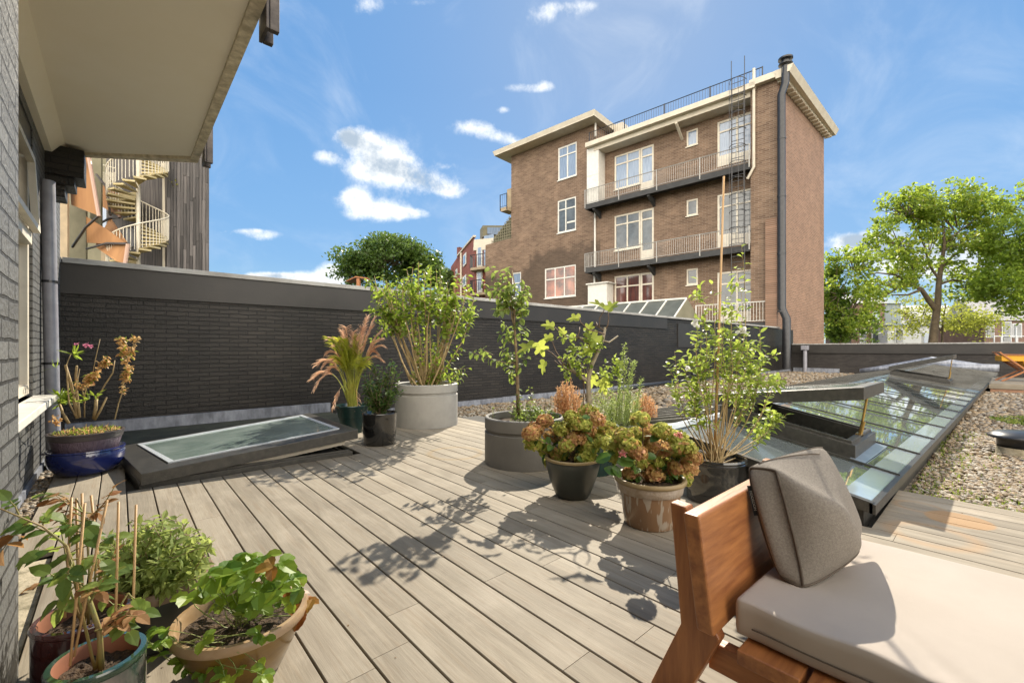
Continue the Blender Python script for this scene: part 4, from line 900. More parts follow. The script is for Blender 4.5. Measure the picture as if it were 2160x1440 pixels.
mb = MB(); mb.prism([P3(a.lerp(b,.55),zat(961,545,56)-.3),P3(a.lerp(b,.68),zat(961,560,58)-.3),P3(a.lerp(b,.68),zat(961,527,58)),P3(a.lerp(b,.55),zat(961,527,56))], (1.2,.5,0)); mb.build('chimney', m_redb, t)
nrm = (a-b).cross(Vector((0,0,1))).normalized()
if nrm.dot(FW) > 0: nrm = -nrm
for (px0,px1,py0,py1,dd) in ((975,983,536,560,50),(974,983,582,604,50),(951,957,568,580,60)):
    f0 = (D(px0,0,dd)); 
    q = MB(); p0 = a + (b-a)*((1001-px1)/ (1001-px0+ (1001-px1)) if 0 else 0); 
    t1 = (1001-px1)/50*.72; t0 = (1001-px0)/50*.72
    A0 = a.lerp(b,t0)+nrm*.06; A1 = a.lerp(b,t1)+nrm*.06; dm = 45+17*(t0+t1)/2
    q.prism([P3(A0,zat(px0,py1,dm)),P3(A1,zat(px1,py1,dm)),P3(A1,zat(px1,py0,dm)),P3(A0,zat(px0,py0,dm))], nrm*.05); w_ = q.build('window', m_white, t)
    q = MB(); e = .22; mA = A0.lerp(A1,.2); mB2 = A0.lerp(A1,.8); q.prism([P3(mA,zat(px0,py1,dm)+e),P3(mB2,zat(px1,py1,dm)+e),P3(mB2,zat(px1,py0,dm)-e),P3(mA,zat(px0,py0,dm)-e)], nrm*.08); q.build('pane', m_pane_b, w_)
q = MB(); q.tube([P3(a.lerp(b,.42)+nrm*.2,zat(970,700,52)), P3(a.lerp(b,.42)+nrm*.2,zat(970,533,52))], .12, 6); q.build('downpipe', m_roofw, t)
for (y0, y1) in ((535,566),(592,619)):
    zb = zat(1005,y1,44.2); h = 1.25
    q = MB(); A0 = a.lerp(c,-.05)+nrm*.1; A1 = a.lerp(c,.9); fr = Vector((-.75,-.65,0))
    q.prism([P3(A0,zb),P3(A0,zb)+fr*1.1,P3(A1,zb)+fr*1.1,P3(A1,zb)], (0,0,-.25)); bb_ = q.build('balcony', m_conc, t)
    q = MB(); ring_ = [P3(A0,zb), P3(A0,zb)+fr*1.1, P3(A1,zb)+fr*1.1, P3(A1,zb)]
    for i in range(3):
        n = 9
        q.tube([ring_[i]+Vector((0,0,h)), ring_[i+1]+Vector((0,0,h))], .05, 4)
        for k in range(n): p = ring_[i].lerp(ring_[i+1], k/n); q.tube([p, p+Vector((0,0,h))], .03, 3, cap=False)
    q.build('railing', m_black_metal, bb_)
    q = MB(); A0 = a.lerp(c,.12)+fr*.08; A1 = a.lerp(c,.42)+fr*.08; q.prism([P3(A0,zb+.05),P3(A1,zb+.05),P3(A1,zb+2.3),P3(A0,zb+2.3)], fr*.06); w_ = q.build('balcony_door', m_white, t)
    q = MB(); q.prism([P3(A0.lerp(A1,.2),zb+.4),P3(A0.lerp(A1,.8),zb+.4),P3(A0.lerp(A1,.8),zb+2.15),P3(A0.lerp(A1,.2),zb+2.15)], fr*.1); q.build('pane', m_pane_b, w_)
q = MB(); A0 = a.lerp(c,.5)+fr*.08; A1 = a.lerp(c,1.0)+fr*.08; zb = zat(1005,560,44); q.prism([P3(A0,zb),P3(A1,zb),P3(A1,zb+3.0),P3(A0,zb+3.0)], fr*.05); q.build('window', m_pane_b, t)
q = MB(); p = D(1020,500,47); z0, z1 = zat(1020,506,47), zat(1020,477,47); q.hexa([(p.x-.9,p.y-1,z0),(p.x+2.4,p.y-2.5,z0),(p.x+4,p.y,z0),(p.x+.6,p.y+1.4,z0),(p.x-.9,p.y-1,z1-.3),(p.x+2.4,p.y-2.5,z1),(p.x+4,p.y,z1),(p.x+.6,p.y+1.4,z1)]); dm_ = q.build('dormer', m_conco, t)
q = MB(); q.prism([(p.x-.5,p.y-1.25,z0+.3),(p.x+1.9,p.y-2.35,z0+.3),(p.x+1.9,p.y-2.35,z1-.3),(p.x-.5,p.y-1.25,z1-.5)], (-.05,-.08,0)); q.build('pane', m_pane_b, dm_)
# ------------------------------------------------------------------ flats on the left with awnings and spiral stair
t = thing('apartment_block', 'concrete apartment block with red brick piers and dark balconies behind the wall', 'building', tuple(D(240,735,20)))
def panelD(mb, pts, dep, th=.25, mi=0):    # pts px list, each at its own or a common depth; pushed back
    q = [D(p[0], p[1], p[2] if len(p) > 2 else dep) for p in pts]; mb.prism(q, FW*th, mi)
def part(nm, pts, dep, mat, th=.25): mb = MB(); panelD(mb, pts, dep, th); return mb.build(nm, mat, t)
part('fin_wall', [(96,300),(142,300),(142,600),(96,600)], 17, m_conc, .08)
part('fin_wall', [(144.5,430),(181,445),(181,600),(144.5,600)], 18.2, m_conco, .08)
part('fin_wall', [(190,300),(213,300),(213,480),(200,470),(190,460)], 18.6, m_conco, .08)
part('rear_wall', [(140,290),(300,290),(300,600),(140,600)], 25, m_conco, .3)
part('rear_wall', [(300,290),(360,290),(360,600),(300,600)], 24.0, m_wood_t, .3)
part('brick_pier', [(231,290),(268,290),(268,392),(231,392)], 21.5, m_redb, .3)
part('brick_pier', [(246,410),(264,410),(264,520),(246,520)], 20.5, m_redb, .3)
part('window', [(211,436),(243,436),(243,500),(211,500)], 22, m_pane_b, .1)
part('window_frame', [(243.5,430),(247,430),(247,500),(243.5,500)], 21.8, m_white, .1)
part('pale_wall', [(213,525),(300,525),(300,560),(213,560)], 21.5, m_conc, .2)  # low panel in the warm concrete colour, paler than the olive rear wall
for (x0,x1,y0,y1) in ((296,358,345,352),(296,357,418,428),(294,354,520,531)):
    part('floor_slab', [(x0,y0,20.4),(x1,y0,19.6),(x1,y1,19.6),(x0,y1,20.4)], 20, m_conc, 2.2)
for (x0,x1,y0,y1) in ((312,357,385,428),(264,356,482,520)):
    part('balcony_parapet', [(x0,y0,19.6),(x1,y0,19.3),(x1,y1,19.3),(x0,y1,19.6)], 20, m_black_metal, .08)
for x in (347,):
    mb = MB(); mb.tube([D(x,345,19), D(x,585,19)], .075, 8); mb.build('post', m_roofw, t)
part('post', [(266,415),(269.5,415),(269.5,520),(266,520)], 20.2, m_white, .1)
mb = MB()
for k in range(40): 
    p = D(364+U(-6,6), 387+U(-4,5), 19); leaf(mb, p, rv()+Vector((0,0,.5)), rv(), .16, .06)
mb.build('balcony_plant', leafmat('yellow_plant', (.3,.3,.03),(.45,.4,.05),(.6,.6,.1)), t)
t2 = thing('timber_clad_tower', 'dark weathered timber clad tower block left of the open sky', 'building', tuple(D(400,735,19)))
mb = MB(); p0 = D(354,600,18.9); p1 = D(441,600,19.6); zt = zat(400,300,19)
bk_ = Vector((-.5, .86, 0))*4
mb.hexa([P3(p0,-5),P3(p1,-5),P3(p1+bk_,-5),P3(p0+bk_,-5),P3(p0,zt),P3(p1,zt),P3(p1+bk_,zt),P3(p0+bk_,zt)]); mb.build('cladding', m_wood_t, t2)
RB = random.Random(5)
mb = MB(); n = 13
for i in range(n):
    f0 = i/n; a_ = p0.lerp(p1,f0+.006); b_ = p0.lerp(p1,f0+1/n-.006); z = -2
    while z < zt:
        z2 = z + RB.uniform(1.2, 3.4); o_ = -FW*(.03+RB.uniform(0,.03)); mb.prism([P3(a_,z)+o_,P3(b_,z)+o_,P3(b_,min(z2,zt)-.01)+o_,P3(a_,min(z2,zt)-.01)+o_], FW*.03); z = z2
m_boards = M('grey_boards', (.125,.112,.105), (.062,.058,.056), 2.5, .8, .3, stretch=(8,8,.25), isl=.5, ramp=(.4,.6)); mb.build('board_cladding', m_boards, t2)
# awnings
def awning(label, quad, tubeseg, arms, val=None):
    t = thing('awning', label, 'awning', tuple(D(quad[0][0], quad[0][1], quad[0][2])), group='rust orange awnings on the flats')
    mb = MB(); q = [D(*p) for p in quad]; n = 8; grid = []
    for i in range(n+1):
        f = i/n; a_ = q[0].lerp(q[1], f); b_ = q[3].lerp(q[2], f)
        for j in range(n+1):
            g = j/n; p = a_.lerp(b_, g) + Vector((0,0,-.10*math.sin(math.pi*g)*math.sin(math.pi*f))) ; grid.append(p)
    fs = [(i*(n+1)+j, i*(n+1)+j+1, (i+1)*(n+1)+j+1, (i+1)*(n+1)+j) for i in range(n) for j in range(n)]
    mb.add(grid, fs); mb.add([g + FW*.02 for g in grid], [f[::-1] for f in fs]); mb.build('canvas', m_awn, t, smooth='all')
    mb = MB(); mb.tube([D(*p) for p in tubeseg], .065, 8); mb.build('front_bar', M('pink_beige_metal', (.42,.27,.2), rough=.5), t, smooth=40)
    for a_ in arms: mb = MB(); mb.tube([D(*p) for p in a_], .045, 6); mb.build('arm', m_steel, t, smooth=40)
awning('upper rust orange awning, nearest the concrete fin', [(143,325,17.4),(186,325,17),(208,455,16.6),(150,432,17.4)], [(186,325,16.9),(209,457,16.5)], [((145,364,17),(176,338,16.8)),((208,456,16.5),(181,479,16.9),(153,521,17.5))])
awning('lower rust orange awning, just above the wall coping', [(182,457,17.4),(226,484,17),(270,516,16.4),(183,512,17.6)], [(270,515,16.3),(264,556,16.2)], [((183,525,17.5),(225,513,17),(268,514,16.4))])
awning('rear rust orange awning with a bent arm, left of the brick pier', [(214,390,19.5),(252,410,19),(253,458,18.8),(213,435,19.5)], [(252.5,409,18.9),(253,459,18.7)], [((203,368,18.4),(224,394,18.3),(233,455,18.2)),((213,470,19),(232,460,18.8),(252,459,18.7))])
q = MB(); q.prism([D(232,458,19), D(270,515,16.5), D(264,556,16.3), D(245,551,16.6), D(200,520,17.6)], FW*.03)
lowaw = [o for o in bpy.data.objects if o.name.startswith('awning') and 'lower' in o.get('label', '')][0]
q.build('valance', m_awn, lowaw)
# spiral stair
t = thing('spiral_staircase', 'ivory spiral staircase with slim railings beside the red brick pier', 'staircase', tuple(D(292,735,18)))
ctr = D(292,735,18); zb = zat(292,560,18); zt = zat(292,335,18); SR = .98
mb = MB(); mb.tube([P3(ctr,zb-3), P3(ctr,zt+1)], .075, 12); mb.build('column', m_rail, t, smooth=40)
tread = MB(); rail_ = MB(); bal = MB(); prev = None; pts = []; ax = RT; ay = FW
def sp_(a, r, z): return P3(ctr, z) + ax*(r*math.cos(a)) + ay*(r*math.sin(a))
a0 = 2.9; z = zb - .6; a = a0; step = .165; da = .36; k = 0
while z < zt + .5:
    tread.prism([sp_(a,.10,z), sp_(a,SR,z), sp_(a+da*1.15,SR,z), sp_(a+da*1.15,.10,z)], (0,0,-.07))
    for g in (0, .33, .67): 
        aa = a + da*g; bal.tube([sp_(aa,SR,z+step*g-.02), sp_(aa,SR,z+step*g+.95)], .014, 4, cap=False); pts.append(sp_(aa,SR,z+step*g+.95))
    a += da; z += step
rail_.tube(pts, .03, 5); tread.build('treads', m_tread, t); rail_.build('handrail', m_rail, t, smooth='all'); bal.build('balusters', m_rail, t)
for y in (404, 548):
    q = MB(); z = zat(250,y,18); q.prism([P3(D(228,y,18.4),z), P3(D(290,y,18),z), P3(D(294,y,20),z), P3(D(228,y,20.5),z)], (0,0,-.28)); q.build('landing', m_tread, t)
q = MB()
for k in range(12): x = 214 + k*2.5; q.tube([D(x,388-25,19.2), D(x,388,19.2)], .015, 4, cap=False)
q.tube([D(213,347,19.2), D(243,355,19.2)], .03, 5); q.build('landing_railing', m_rail, t)
# wooden shelter just over the wall
t = thing('bird_house', 'small wooden pitched roof shelter peeking over the black wall', 'shelter', tuple(D(745,600,11)))
c = D(750,584,11); mb = MB(); mb.prism([c+RT*-.25+Vector((0,0,-.10)), c+Vector((0,0,.02)), c+RT*.30+Vector((0,0,-.02)), c+RT*.30+Vector((0,0,-.05)), c+Vector((0,0,-.01)), c+RT*-.25+Vector((0,0,-.115))], FW*.4); mb.build('roof', m_teak, t)
mb = MB(); mb.prism([c+RT*.02+Vector((0,0,-.5)), c+RT*.10+Vector((0,0,-.5)), c+RT*.10+Vector((0,0,-.04)), c+RT*.02+Vector((0,0,-.04))], FW*.1); mb.build('body', m_teakz, t)
# ------------------------------------------------------------------ far houses to the right
def far_house(name, label, px0, px1, pyt, dep, mat, wins, roofm=None, roofh=0, d2=None, steps=()):
    t = thing(name, label, 'house', tuple(P3(D(px0,735,dep),-5)))
    a_ = D(px0,735,dep); b_ = D(px1,735,d2 or dep); zt = zat(px0,pyt,dep); bk = (FW*.9+RT*.2)*8
    mb = MB(); mb.hexa([P3(a_,-5),P3(b_,-5),P3(b_+bk,-5),P3(a_+bk,-5),P3(a_,zt),P3(b_,zt),P3(b_+bk,zt),P3(a_+bk,zt)]); mb.build('wall', mat, t)
    if roofh:
        mb = MB(); o_ = -FW*.3; mb.hexa([P3(a_,zt)+o_-RT*.3,P3(b_,zt)+o_+RT*.3,P3(b_+bk,zt)+RT*.3,P3(a_+bk,zt)-RT*.3,P3(a_+bk*.5,zt+roofh)-RT*.3,P3(b_+bk*.5,zt+roofh)+RT*.3,P3(b_+bk*.55,zt+roofh)+RT*.3,P3(a_+bk*.55,zt+roofh)-RT*.3]); mb.build('roof', roofm or m_far_r, t)
    for (wx0,wx1,wy0,wy1,gl) in wins:
        e = -FW*.1; q = MB(); dd = dep
        A_, B_ = D(wx0,735,dep)+e, D(wx1,735,dep)+e; z0, z1 = zat(0,wy1,dep), zat(0,wy0,dep)
        q.prism([P3(A_,z0),P3(B_,z0),P3(B_,z1),P3(A_,z1)], FW*.09); w_ = q.build('window', m_far_w, t)
        e = -FW*.06; A2, B2 = A_.lerp(B_,.12)+e, A_.lerp(B_,.88)+e; q = MB(); q.prism([P3(A2,z0+.12),P3(B2,z0+.12),P3(B2,z1-.12),P3(A2,z1-.12)], FW*.03); q.build('pane', gl, w_)
    return t
far_house('far_brick_house', 'far brick house with dark windows, left behind the big tree', 1796, 1866, 640, 60, m_far_b, [(1813,1826,697,728,m_pane_d),(1838,1852,695,728,m_pane_d),(1840,1854,655,681,m_pane_b)], m_far_r, 1.6)
far_house('far_grey_house', 'far grey clad house with seamed roof behind the big tree', 1866, 1900, 640, 62, m_far_s, [], m_far_s, 1.2)
far_house('far_white_house', 'far white rendered house with panelled window beside the big trunk', 1872, 1960, 686, 58, m_far_w, [(1887,1904,694,728,m_pane_d),(1905,1912,655,676,m_pane_r),(1945,1960,700,728,m_pane_b)], m_far_s, .4)
far_house('far_white_dormer_house', 'far white upper storey above the panelled window', 1891, 2000, 644, 66, m_far_w, [(1906,1915,654,676,m_pane_r)])
far_house('far_pale_roofed_house', 'far house with pale tiled roof between the two trees', 1985, 2080, 690, 64, m_far_b, [(2010,2026,700,722,m_pane_b)], M('pale_roof', (.5,.48,.46), (.42,.4,.4), 1, .6), 3.4)
far_house('far_gabled_house', 'far brick house with white framed windows and small balcony at right edge', 2076, 2240, 676, 56, m_far_b, [(2078,2096,678,712,m_pane_d),(2112,2132,678,722,m_pane_d),(2134,2154,682,712,m_pane_d),(2170,2190,682,712,m_pane_d)], m_far_r, 3.2)
t = thing('far_balcony_rail', 'white far balcony railing in front of the gabled brick house', 'railing', tuple(D(2110,735,54)))
mb = MB(); mb.tube([D(2096,709,54), D(2200,709,54)], .06, 5)
for x in (2097,2112,2132,2146,2170): mb.tube([D(x,709 if x != 2143 else 680,54), D(x,740,54)], .07, 5)
mb.tube([D(2143,690,54), D(2143,740,54)], .09, 5); mb.build('rail', m_far_w, t)
# ================================================================== TREES
lf_plane = leafmat('plane_leaves', (.065,.12,.014), (.18,.24,.03), (.62,.78,.10), .54, third=(.24,.19,.04))
lf_dark = leafmat('dark_leaves', (.03,.065,.012), (.075,.125,.022), (.24,.36,.06), .38)
lf_light = leafmat('light_leaves', (.12,.16,.02), (.24,.26,.04), (.65,.68,.10), .55)
def leafcard(mb, p, s, nrm=None):
    a = rv(); b = a.cross(rv()).normalized(); c = p
    mb.add([c - a*s, c - b*s*.55, c + a*s, c + b*s*.55], [(0,1,2,3)])
def tree(name, label, base, top, crowns, leafm, nleaf, ls, trunk_r, limbs, ntwig=8, clump=14, cr=.7, group=None, barkm=None, gap=(.55, -.02)):
    t = thing(name, label, 'tree', tuple(base), group=group)
    mb = MB(); ends = []
    for i, L in enumerate(limbs):
        pts = L[0]; r0, r1 = L[1], L[2]
        n = len(pts); mb.tube(pts, [r0 + (r1-r0)*k/(n-1) for k in range(n)], 8)
    lm = MB()
    for (c, r3, w) in crowns:
        k = int(nleaf * w / clump)
        for _ in range(k):
            while True:
                d = Vector((U(-1,1),U(-1,1),U(-1,1)))
                if d.length <= 1 and (d.length > .45 or R.random() < .35): break
            p = c + Vector((d.x*r3[0], d.y*r3[1], d.z*r3[2]))
            if mnoise.noise(p * gap[0]) < gap[1]: continue
            if R.random() < .12: 
                q = c + Vector((d.x*r3[0]*.2, d.y*r3[1]*.2, d.z*r3[2]*.2 - r3[2]*.3)); mb.tube([q, q.lerp(p,.5)+rv(.15), p], [.05,.035,.012], 4, cap=False)
            s = cr * U(.5, 1.2)
            for _ in range(clump): leafcard(lm, p + Vector((U(-s,s), U(-s,s), U(-s,s)*.55)), ls * U(.6, 1.2))
    mb.build('trunk', barkm or m_bark, t, smooth=60); lm.build('crown', leafm, t)
    return t
# big plane tree behind the parapet
dT = 44
def T(px, py, d=dT): return D(px, py, d)
limbs = [([T(1966,790),T(1968,720),T(1972,680),T(1978,640),T(1980,600),T(1985,560),T(1992,520),T(1990,480)], .42, .10),
         ([T(1976,655),T(1958,632),T(1945,612),T(1925,600),T(1895,606),T(1860,628),T(1820,635)], .26, .06),
         ([T(1940,612),T(1915,622),T(1880,622)], .14, .05), ([T(1985,565),T(2010,540),T(2040,525),T(2070,520)], .15, .04), ([T(1990,520),T(2020,490),T(2050,470),T(2080,450)], .12, .03),
         ([T(1982,590),T(1960,560),T(1950,520),T(1930,480)], .13, .03), ([T(1992,500),T(1985,450),T(1990,410)], .09, .02), ([T(1925,600),T(1890,580),T(1850,575),T(1800,590)], .13, .03),
         ([T(1980,600),T(2010,590),T(2060,600),T(2100,590)], .14, .03), ([T(1850,627),T(1810,600),T(1780,575)], .07, .02)]
def cr_(px, py, rx, ry, w, d=dT, rd=None): k = d/FP; return (T(px,py,d), (rx*k, rx*k, ry*k), w)
cw = [cr_(1985,425,75,42,.12), cr_(1915,440,60,45,.08), cr_(1895,500,60,50,.09), cr_(2020,470,80,60,.14), cr_(2080,470,60,60,.09), cr_(1960,520,80,55,.11), cr_(1800,560,60,42,.07), cr_(1790,640,55,60,.08),
      cr_(1860,590,60,35,.06), cr_(2060,560,80,50,.09), cr_(1930,580,60,30,.05), cr_(1770,600,40,60,.05), cr_(2040,610,60,25,.03)]
tree('plane_tree', 'large plane tree with forked trunk rising behind the low parapet', P3(T(1966,735),-5), None, cw, lf_plane, 36000, .20, .5, limbs, cr=.55, clump=11, gap=(.42,-.03))
dT2 = 40
cw = [cr_(2150,520,60,70,.3,dT2), cr_(2200,600,80,80,.3,dT2), cr_(2120,600,55,45,.25,dT2), cr_(2180,420,50,50,.1,dT2), cr_(2140,645,40,25,.08,dT2)]
tree('green_tree', 'dense darker green tree cut by the right edge of the picture', P3(D(2200,735,dT2),-5), None, cw, leafmat('mid_leaves', (.07,.13,.015), (.18,.25,.035), (.60,.76,.10), .54), 26000, .18, .4, [([D(2200,800,dT2), D(2195,650,dT2), D(2170,560,dT2)], .4, .1)], cr=.6, clump=11, gap=(.45,-.03))
cw = [cr_(1940,660,45,45,.3,52), cr_(2020,670,60,40,.4,52), cr_(1905,690,35,25,.12,52), cr_(2060,690,40,28,.16,52)]
tree('young_tree', 'small yellow green tree behind the plane trunk, in front of white houses', P3(D(1990,735,52),-5), None, cw, lf_light, 9000, .16, .2, [([D(1985,800,52), D(1988,690,52), D(1995,640,52)], .16, .05), ([D(1988,700,52), D(1950,660,52)], .08, .03)], cr=.9)
cw = [cr_(1765,660,32,60,.5,46), cr_(1800,690,50,35,.3,46), cr_(1750,600,25,50,.2,46)]
tree('corner_tree', 'dark green tree right beside the brick building corner', P3(D(1775,735,46),-5), None, cw, leafmat('corner_leaves', (.04,.09,.012), (.11,.17,.025), (.36,.5,.07), .42), 11000, .2, .3, [([D(1775,800,46), D(1772,680,46)], .25, .1)])
# trees on the left behind the wall
dL = 36
cw = [cr_(760,545,55,42,.25,dL), cr_(820,545,70,48,.35,dL), cr_(880,550,45,45,.25,dL), cr_(735,575,35,30,.1,dL), cr_(905,580,30,28,.05,dL), cr_(800,600,90,25,.1,dL)]
cw = [cw[i] for i in (0,1,2,3,4,5)]
tree('dark_round_tree', 'dark round tree behind the wall, left of the leafy planter', P3(D(820,735,dL),-5), None, cw, lf_dark, 30000, .15, .4, [([D(820,790,dL), D(820,650,dL), D(815,560,dL)], .35, .1), ([D(820,640,dL), D(770,580,dL)], .15, .05), ([D(820,640,dL), D(870,580,dL)], .15, .05)], cr=.6)
cw = [cr_(925,590,28,32,.6,60), cr_(950,600,20,30,.4,60)]
tree('distant_tree', 'paler distant tree between the dark tree and the red house', P3(D(930,735,60),-5), None, cw, leafmat('distant_leaves', (.06,.11,.03), (.12,.17,.05), (.3,.4,.1), .4), 2500, .25, .3, [([D(930,790,60), D(930,610,60)], .3, .1)], cr=.9)
# ================================================================== DAYBED
t = thing('daybed', 'teak daybed with beige mattress in the right foreground', 'daybed', (1.6, 0, 0))
LX = 1.30
mb = MB(); mb.prism([(LX,.70,.615),(LX,.645,.612),(LX,.603,.34),(LX,.545,.25),(LX,.60,.13),(LX,.66,0),(LX,.77,0),(LX,.665,.245)], (.045,0,0)); mb.build('leg', m_teakz, t, bevel=.006)
mb = MB(); mb.prism([(2.10,.70,.615),(2.10,.645,.612),(2.10,.603,.34),(2.10,.545,.25),(2.10,.60,.13),(2.10,.66,0),(2.10,.77,0),(2.10,.665,.245)], (.045,0,0)); mb.build('leg', m_teakz, t, bevel=.006)
m_teakx = M('oiled_teak_board', (.44,.18,.058), (.22,.075,.025), 22, .40, .1, 60, stretch=(.12,1,1))
mb = MB(); mb.hexa([(LX-.03,.548,.27),(2.17,.548,.27),(2.17,.600,.27),(LX-.03,.600,.27),(LX-.03,.592,.605),(2.17,.592,.605),(2.17,.643,.605),(LX-.03,.643,.605)]); mb.build('headboard', m_teakx, t, bevel=.008, seg=3)
mb = MB(); mb.box(LX+.05, LX+.09, -1.6, .60, .12, .205); mb.build('side_rail', m_teak, t, bevel=.004)
mb = MB(); mb.box(2.06, 2.10, -1.6, .60, .12, .205); mb.build('side_rail', m_teak, t, bevel=.004)
y = .50
for k in range(11):
    mb = MB(); mb.box(LX+.005, 2.16, y-.155, y, .206, .247); mb.build('slat', m_teakx, t, bevel=.004); y -= .168
# mattress with soft edges
m_c = MB()
def softbox(x0, x1, y0, y1, z0, z1, r, nx, ny, fn=None):
    mb = MB(); 
    def prof(a, b, n):
        return [a + (b-a)*i/n for i in range(n+1)]
    import itertools
    # rounded box via superellipse-like mapping of a subdivided cube
    pts = {}; vs = []; fs = []
    N1, N2, N3 = nx, ny, 6
    def vid(i, j, k):
        if (i, j, k) in pts: return pts[(i, j, k)]
        def ed(i, n, a, b):
            # denser near the edges
            tt = i / n; tt = .5 - .5 * math.cos(math.pi * tt) if n > 8 else tt
            return a + (b - a) * tt
        p = Vector((ed(i, N1, x0, x1), ed(j, N2, y0, y1), ed(k, N3, z0, z1)))
        q = Vector((min(max(p.x, x0+r), x1-r), min(max(p.y, y0+r), y1-r), min(max(p.z, z0+r), z1-r)))
        d = p - q
        if d.length > 1e-9 and (abs(d.x) > 0) + (abs(d.y) > 0) + (abs(d.z) > 0) > 0:
            m = max(abs(d.x), abs(d.y), abs(d.z)); p = q + d.normalized() * m if m > 0 else p
        if fn: p = fn(p)
        pts[(i, j, k)] = len(vs); vs.append(p); return pts[(i, j, k)]
    for i in range(N1):
        for j in range(N2):
            fs.append((vid(i,j,N3), vid(i+1,j,N3), vid(i+1,j+1,N3), vid(i,j+1,N3))); fs.append((vid(i,j,0), vid(i,j+1,0), vid(i+1,j+1,0), vid(i+1,j,0)))
    for k in range(N3):
        for i in range(N1):
            fs.append((vid(i,0,k), vid(i+1,0,k), vid(i+1,0,k+1), vid(i,0,k+1))); fs.append((vid(i,N2,k), vid(i,N2,k+1), vid(i+1,N2,k+1), vid(i+1,N2,k)))
        for j in range(N2):
            fs.append((vid(0,j,k), vid(0,j,k+1), vid(0,j+1,k+1), vid(0,j+1,k))); fs.append((vid(N1,j,k), vid(N1,j+1,k), vid(N1,j+1,k+1), vid(N1,j,k+1)))
    mb.add(vs, fs); return mb
CX0, CX1, CY1, CZ0, CZ1 = 1.365, 2.20, .53, .252, .352
def cfn(p):
    e = 0
    if p.x < CX0 + .02: e = .0025 * math.sin(p.y * 34 + math.sin(p.y*11)*2) * (1 if p.z > .29 else .6)
    zz = p.z + .006 * math.sin(p.x*5+1) * math.sin(p.y*3.1) if p.z > .3 else p.z
    if p.z > .3: zz += .004 * math.exp(-((p.x-CX0)/.09)**2) * math.sin(p.y*27 + math.sin(p.y*7)*2) - .011*math.exp(-((p.y-.02-(p.x-CX0)*.8)/.018)**2)*math.exp(-((p.x-CX0)/.16)**2) - .011*math.exp(-((p.y+.14-(p.x-CX0)*.5)/.02)**2)*math.exp(-((p.x-CX0)/.2)**2)
    dip = -.012 * math.exp(-(((p.x-1.85)/.3)**2 + ((p.y-.4)/.12)**2)) if p.z > .3 else 0
    return Vector((p.x + e, p.y, zz + dip))
mb = softbox(CX0, CX1, -1.55, CY1, CZ0, CZ1, .017, 46, 110, cfn)
ms = mb.build('mattress', m_cush, t, smooth='all'); s_ = ms.modifiers.new('s', 'SUBSURF'); s_.levels = 1; s_.render_levels = 1
mb = MB(); mb.tube([(CX0-.003, -1.5 + .02*k, .288 + .0012*math.sin(k*.4)) for k in range(100)], .0022, 5); mb.tube([(CX0+.02+.02*k, CY1+.001, .285) for k in range(38)], .0016, 4); mb.build('seam', m_pipe, ms)
# taupe box cushion slumped against the headboard
t = thing('cushion', 'taupe box cushion with piped seams slumped against the teak headboard', 'cushion', (1.8, .45, .36))
A1 = D(1577,984,1.545); A2 = D(1632,984,1.50); E_ = D(1778,1066,1.43); C_ = D(1738,934,1.66)
B1 = D(1644,1222,1.41); B2 = D(1690,1246,1.375); Dn = D(1810,1160,1.52); Bk = D(1824,1112,1.67)
# cube corners: u across (left->right), v up, w front(0)->back(1)
crn = {(0,0,0): B2, (1,0,0): Dn, (0,1,0): A2, (1,1,0): E_, (0,0,1): B1, (1,0,1): Bk, (0,1,1): A1, (1,1,1): C_}
ctr_ = sum(crn.values(), Vector((0,0,0))) / 8
def tri(u, v, w):
    p = Vector((0,0,0))
    for (a, b, c), q in crn.items(): p += q * ((u if a else 1-u) * (v if b else 1-v) * (w if c else 1-w))
    return p
fr_n = (crn[(1,0,0)] - crn[(0,0,0)]).cross(crn[(0,1,0)] - crn[(0,0,0)]).normalized()
if fr_n.dot(FW) > 0: fr_n = -fr_n
up_n = (crn[(1,1,0)] - crn[(0,1,0)]).cross(crn[(0,1,1)] - crn[(0,1,0)]).normalized()
if up_n.z < 0: up_n = -up_n
def pil(u, v, w):
    p = tri(u, v, w); bl = 16 * u * (1-u) * v * (1-v)
    f = (1 - 2*w); p += fr_n * (.055 * bl ** .5 * f * 1.35 if bl > 0 else 0)
    tb = 16 * u * (1-u) * w * (1-w)
    if v > .5: p += up_n * (.035 * tb * (v*2-1))
    sb = 16 * v * (1-v) * w * (1-w)
    p += RT * (.02 * sb * (2*u-1) + .012*math.sin(math.pi*u)*math.sin(v*6)*(1-w))
    wr = .0035 * math.sin(u*17 + v*9) * math.sin(v*13 - u*5) * (1-w) * min(1, 4*v*(1-v)+.2) + .003*math.sin(u*31+v*4)*(1-w)*(v < .3)
    p += fr_n * wr
    if v == 0 and w < 1: p += Vector((0, 0, -.008 * math.sin(math.pi*u)))
    return p
mb = MB(); n = 26; vs = {}; V_ = []
def gid(u, v, w):
    k = (u, v, w)
    if k not in vs: vs[k] = len(V_); V_.append(pil(u/n, v/n, w/n))
    return vs[k]
F_ = []
for i in range(n):
    for j in range(n):
        F_ += [(gid(i,j,0),gid(i+1,j,0),gid(i+1,j+1,0),gid(i,j+1,0)), (gid(i,j,n),gid(i,j+1,n),gid(i+1,j+1,n),gid(i+1,j,n)),
               (gid(i,n,j),gid(i+1,n,j),gid(i+1,n,j+1),gid(i,n,j+1)), (gid(i,0,j),gid(i,0,j+1),gid(i+1,0,j+1),gid(i+1,0,j)),
               (gid(0,i,j),gid(0,i+1,j),gid(0,i+1,j+1),gid(0,i,j+1)), (gid(n,i,j),gid(n,i,j+1),gid(n,i+1,j+1),gid(n,i+1,j))]
VV = np.array([tuple(v) for v in V_]); FA = np.array(F_); V0 = VV.copy()
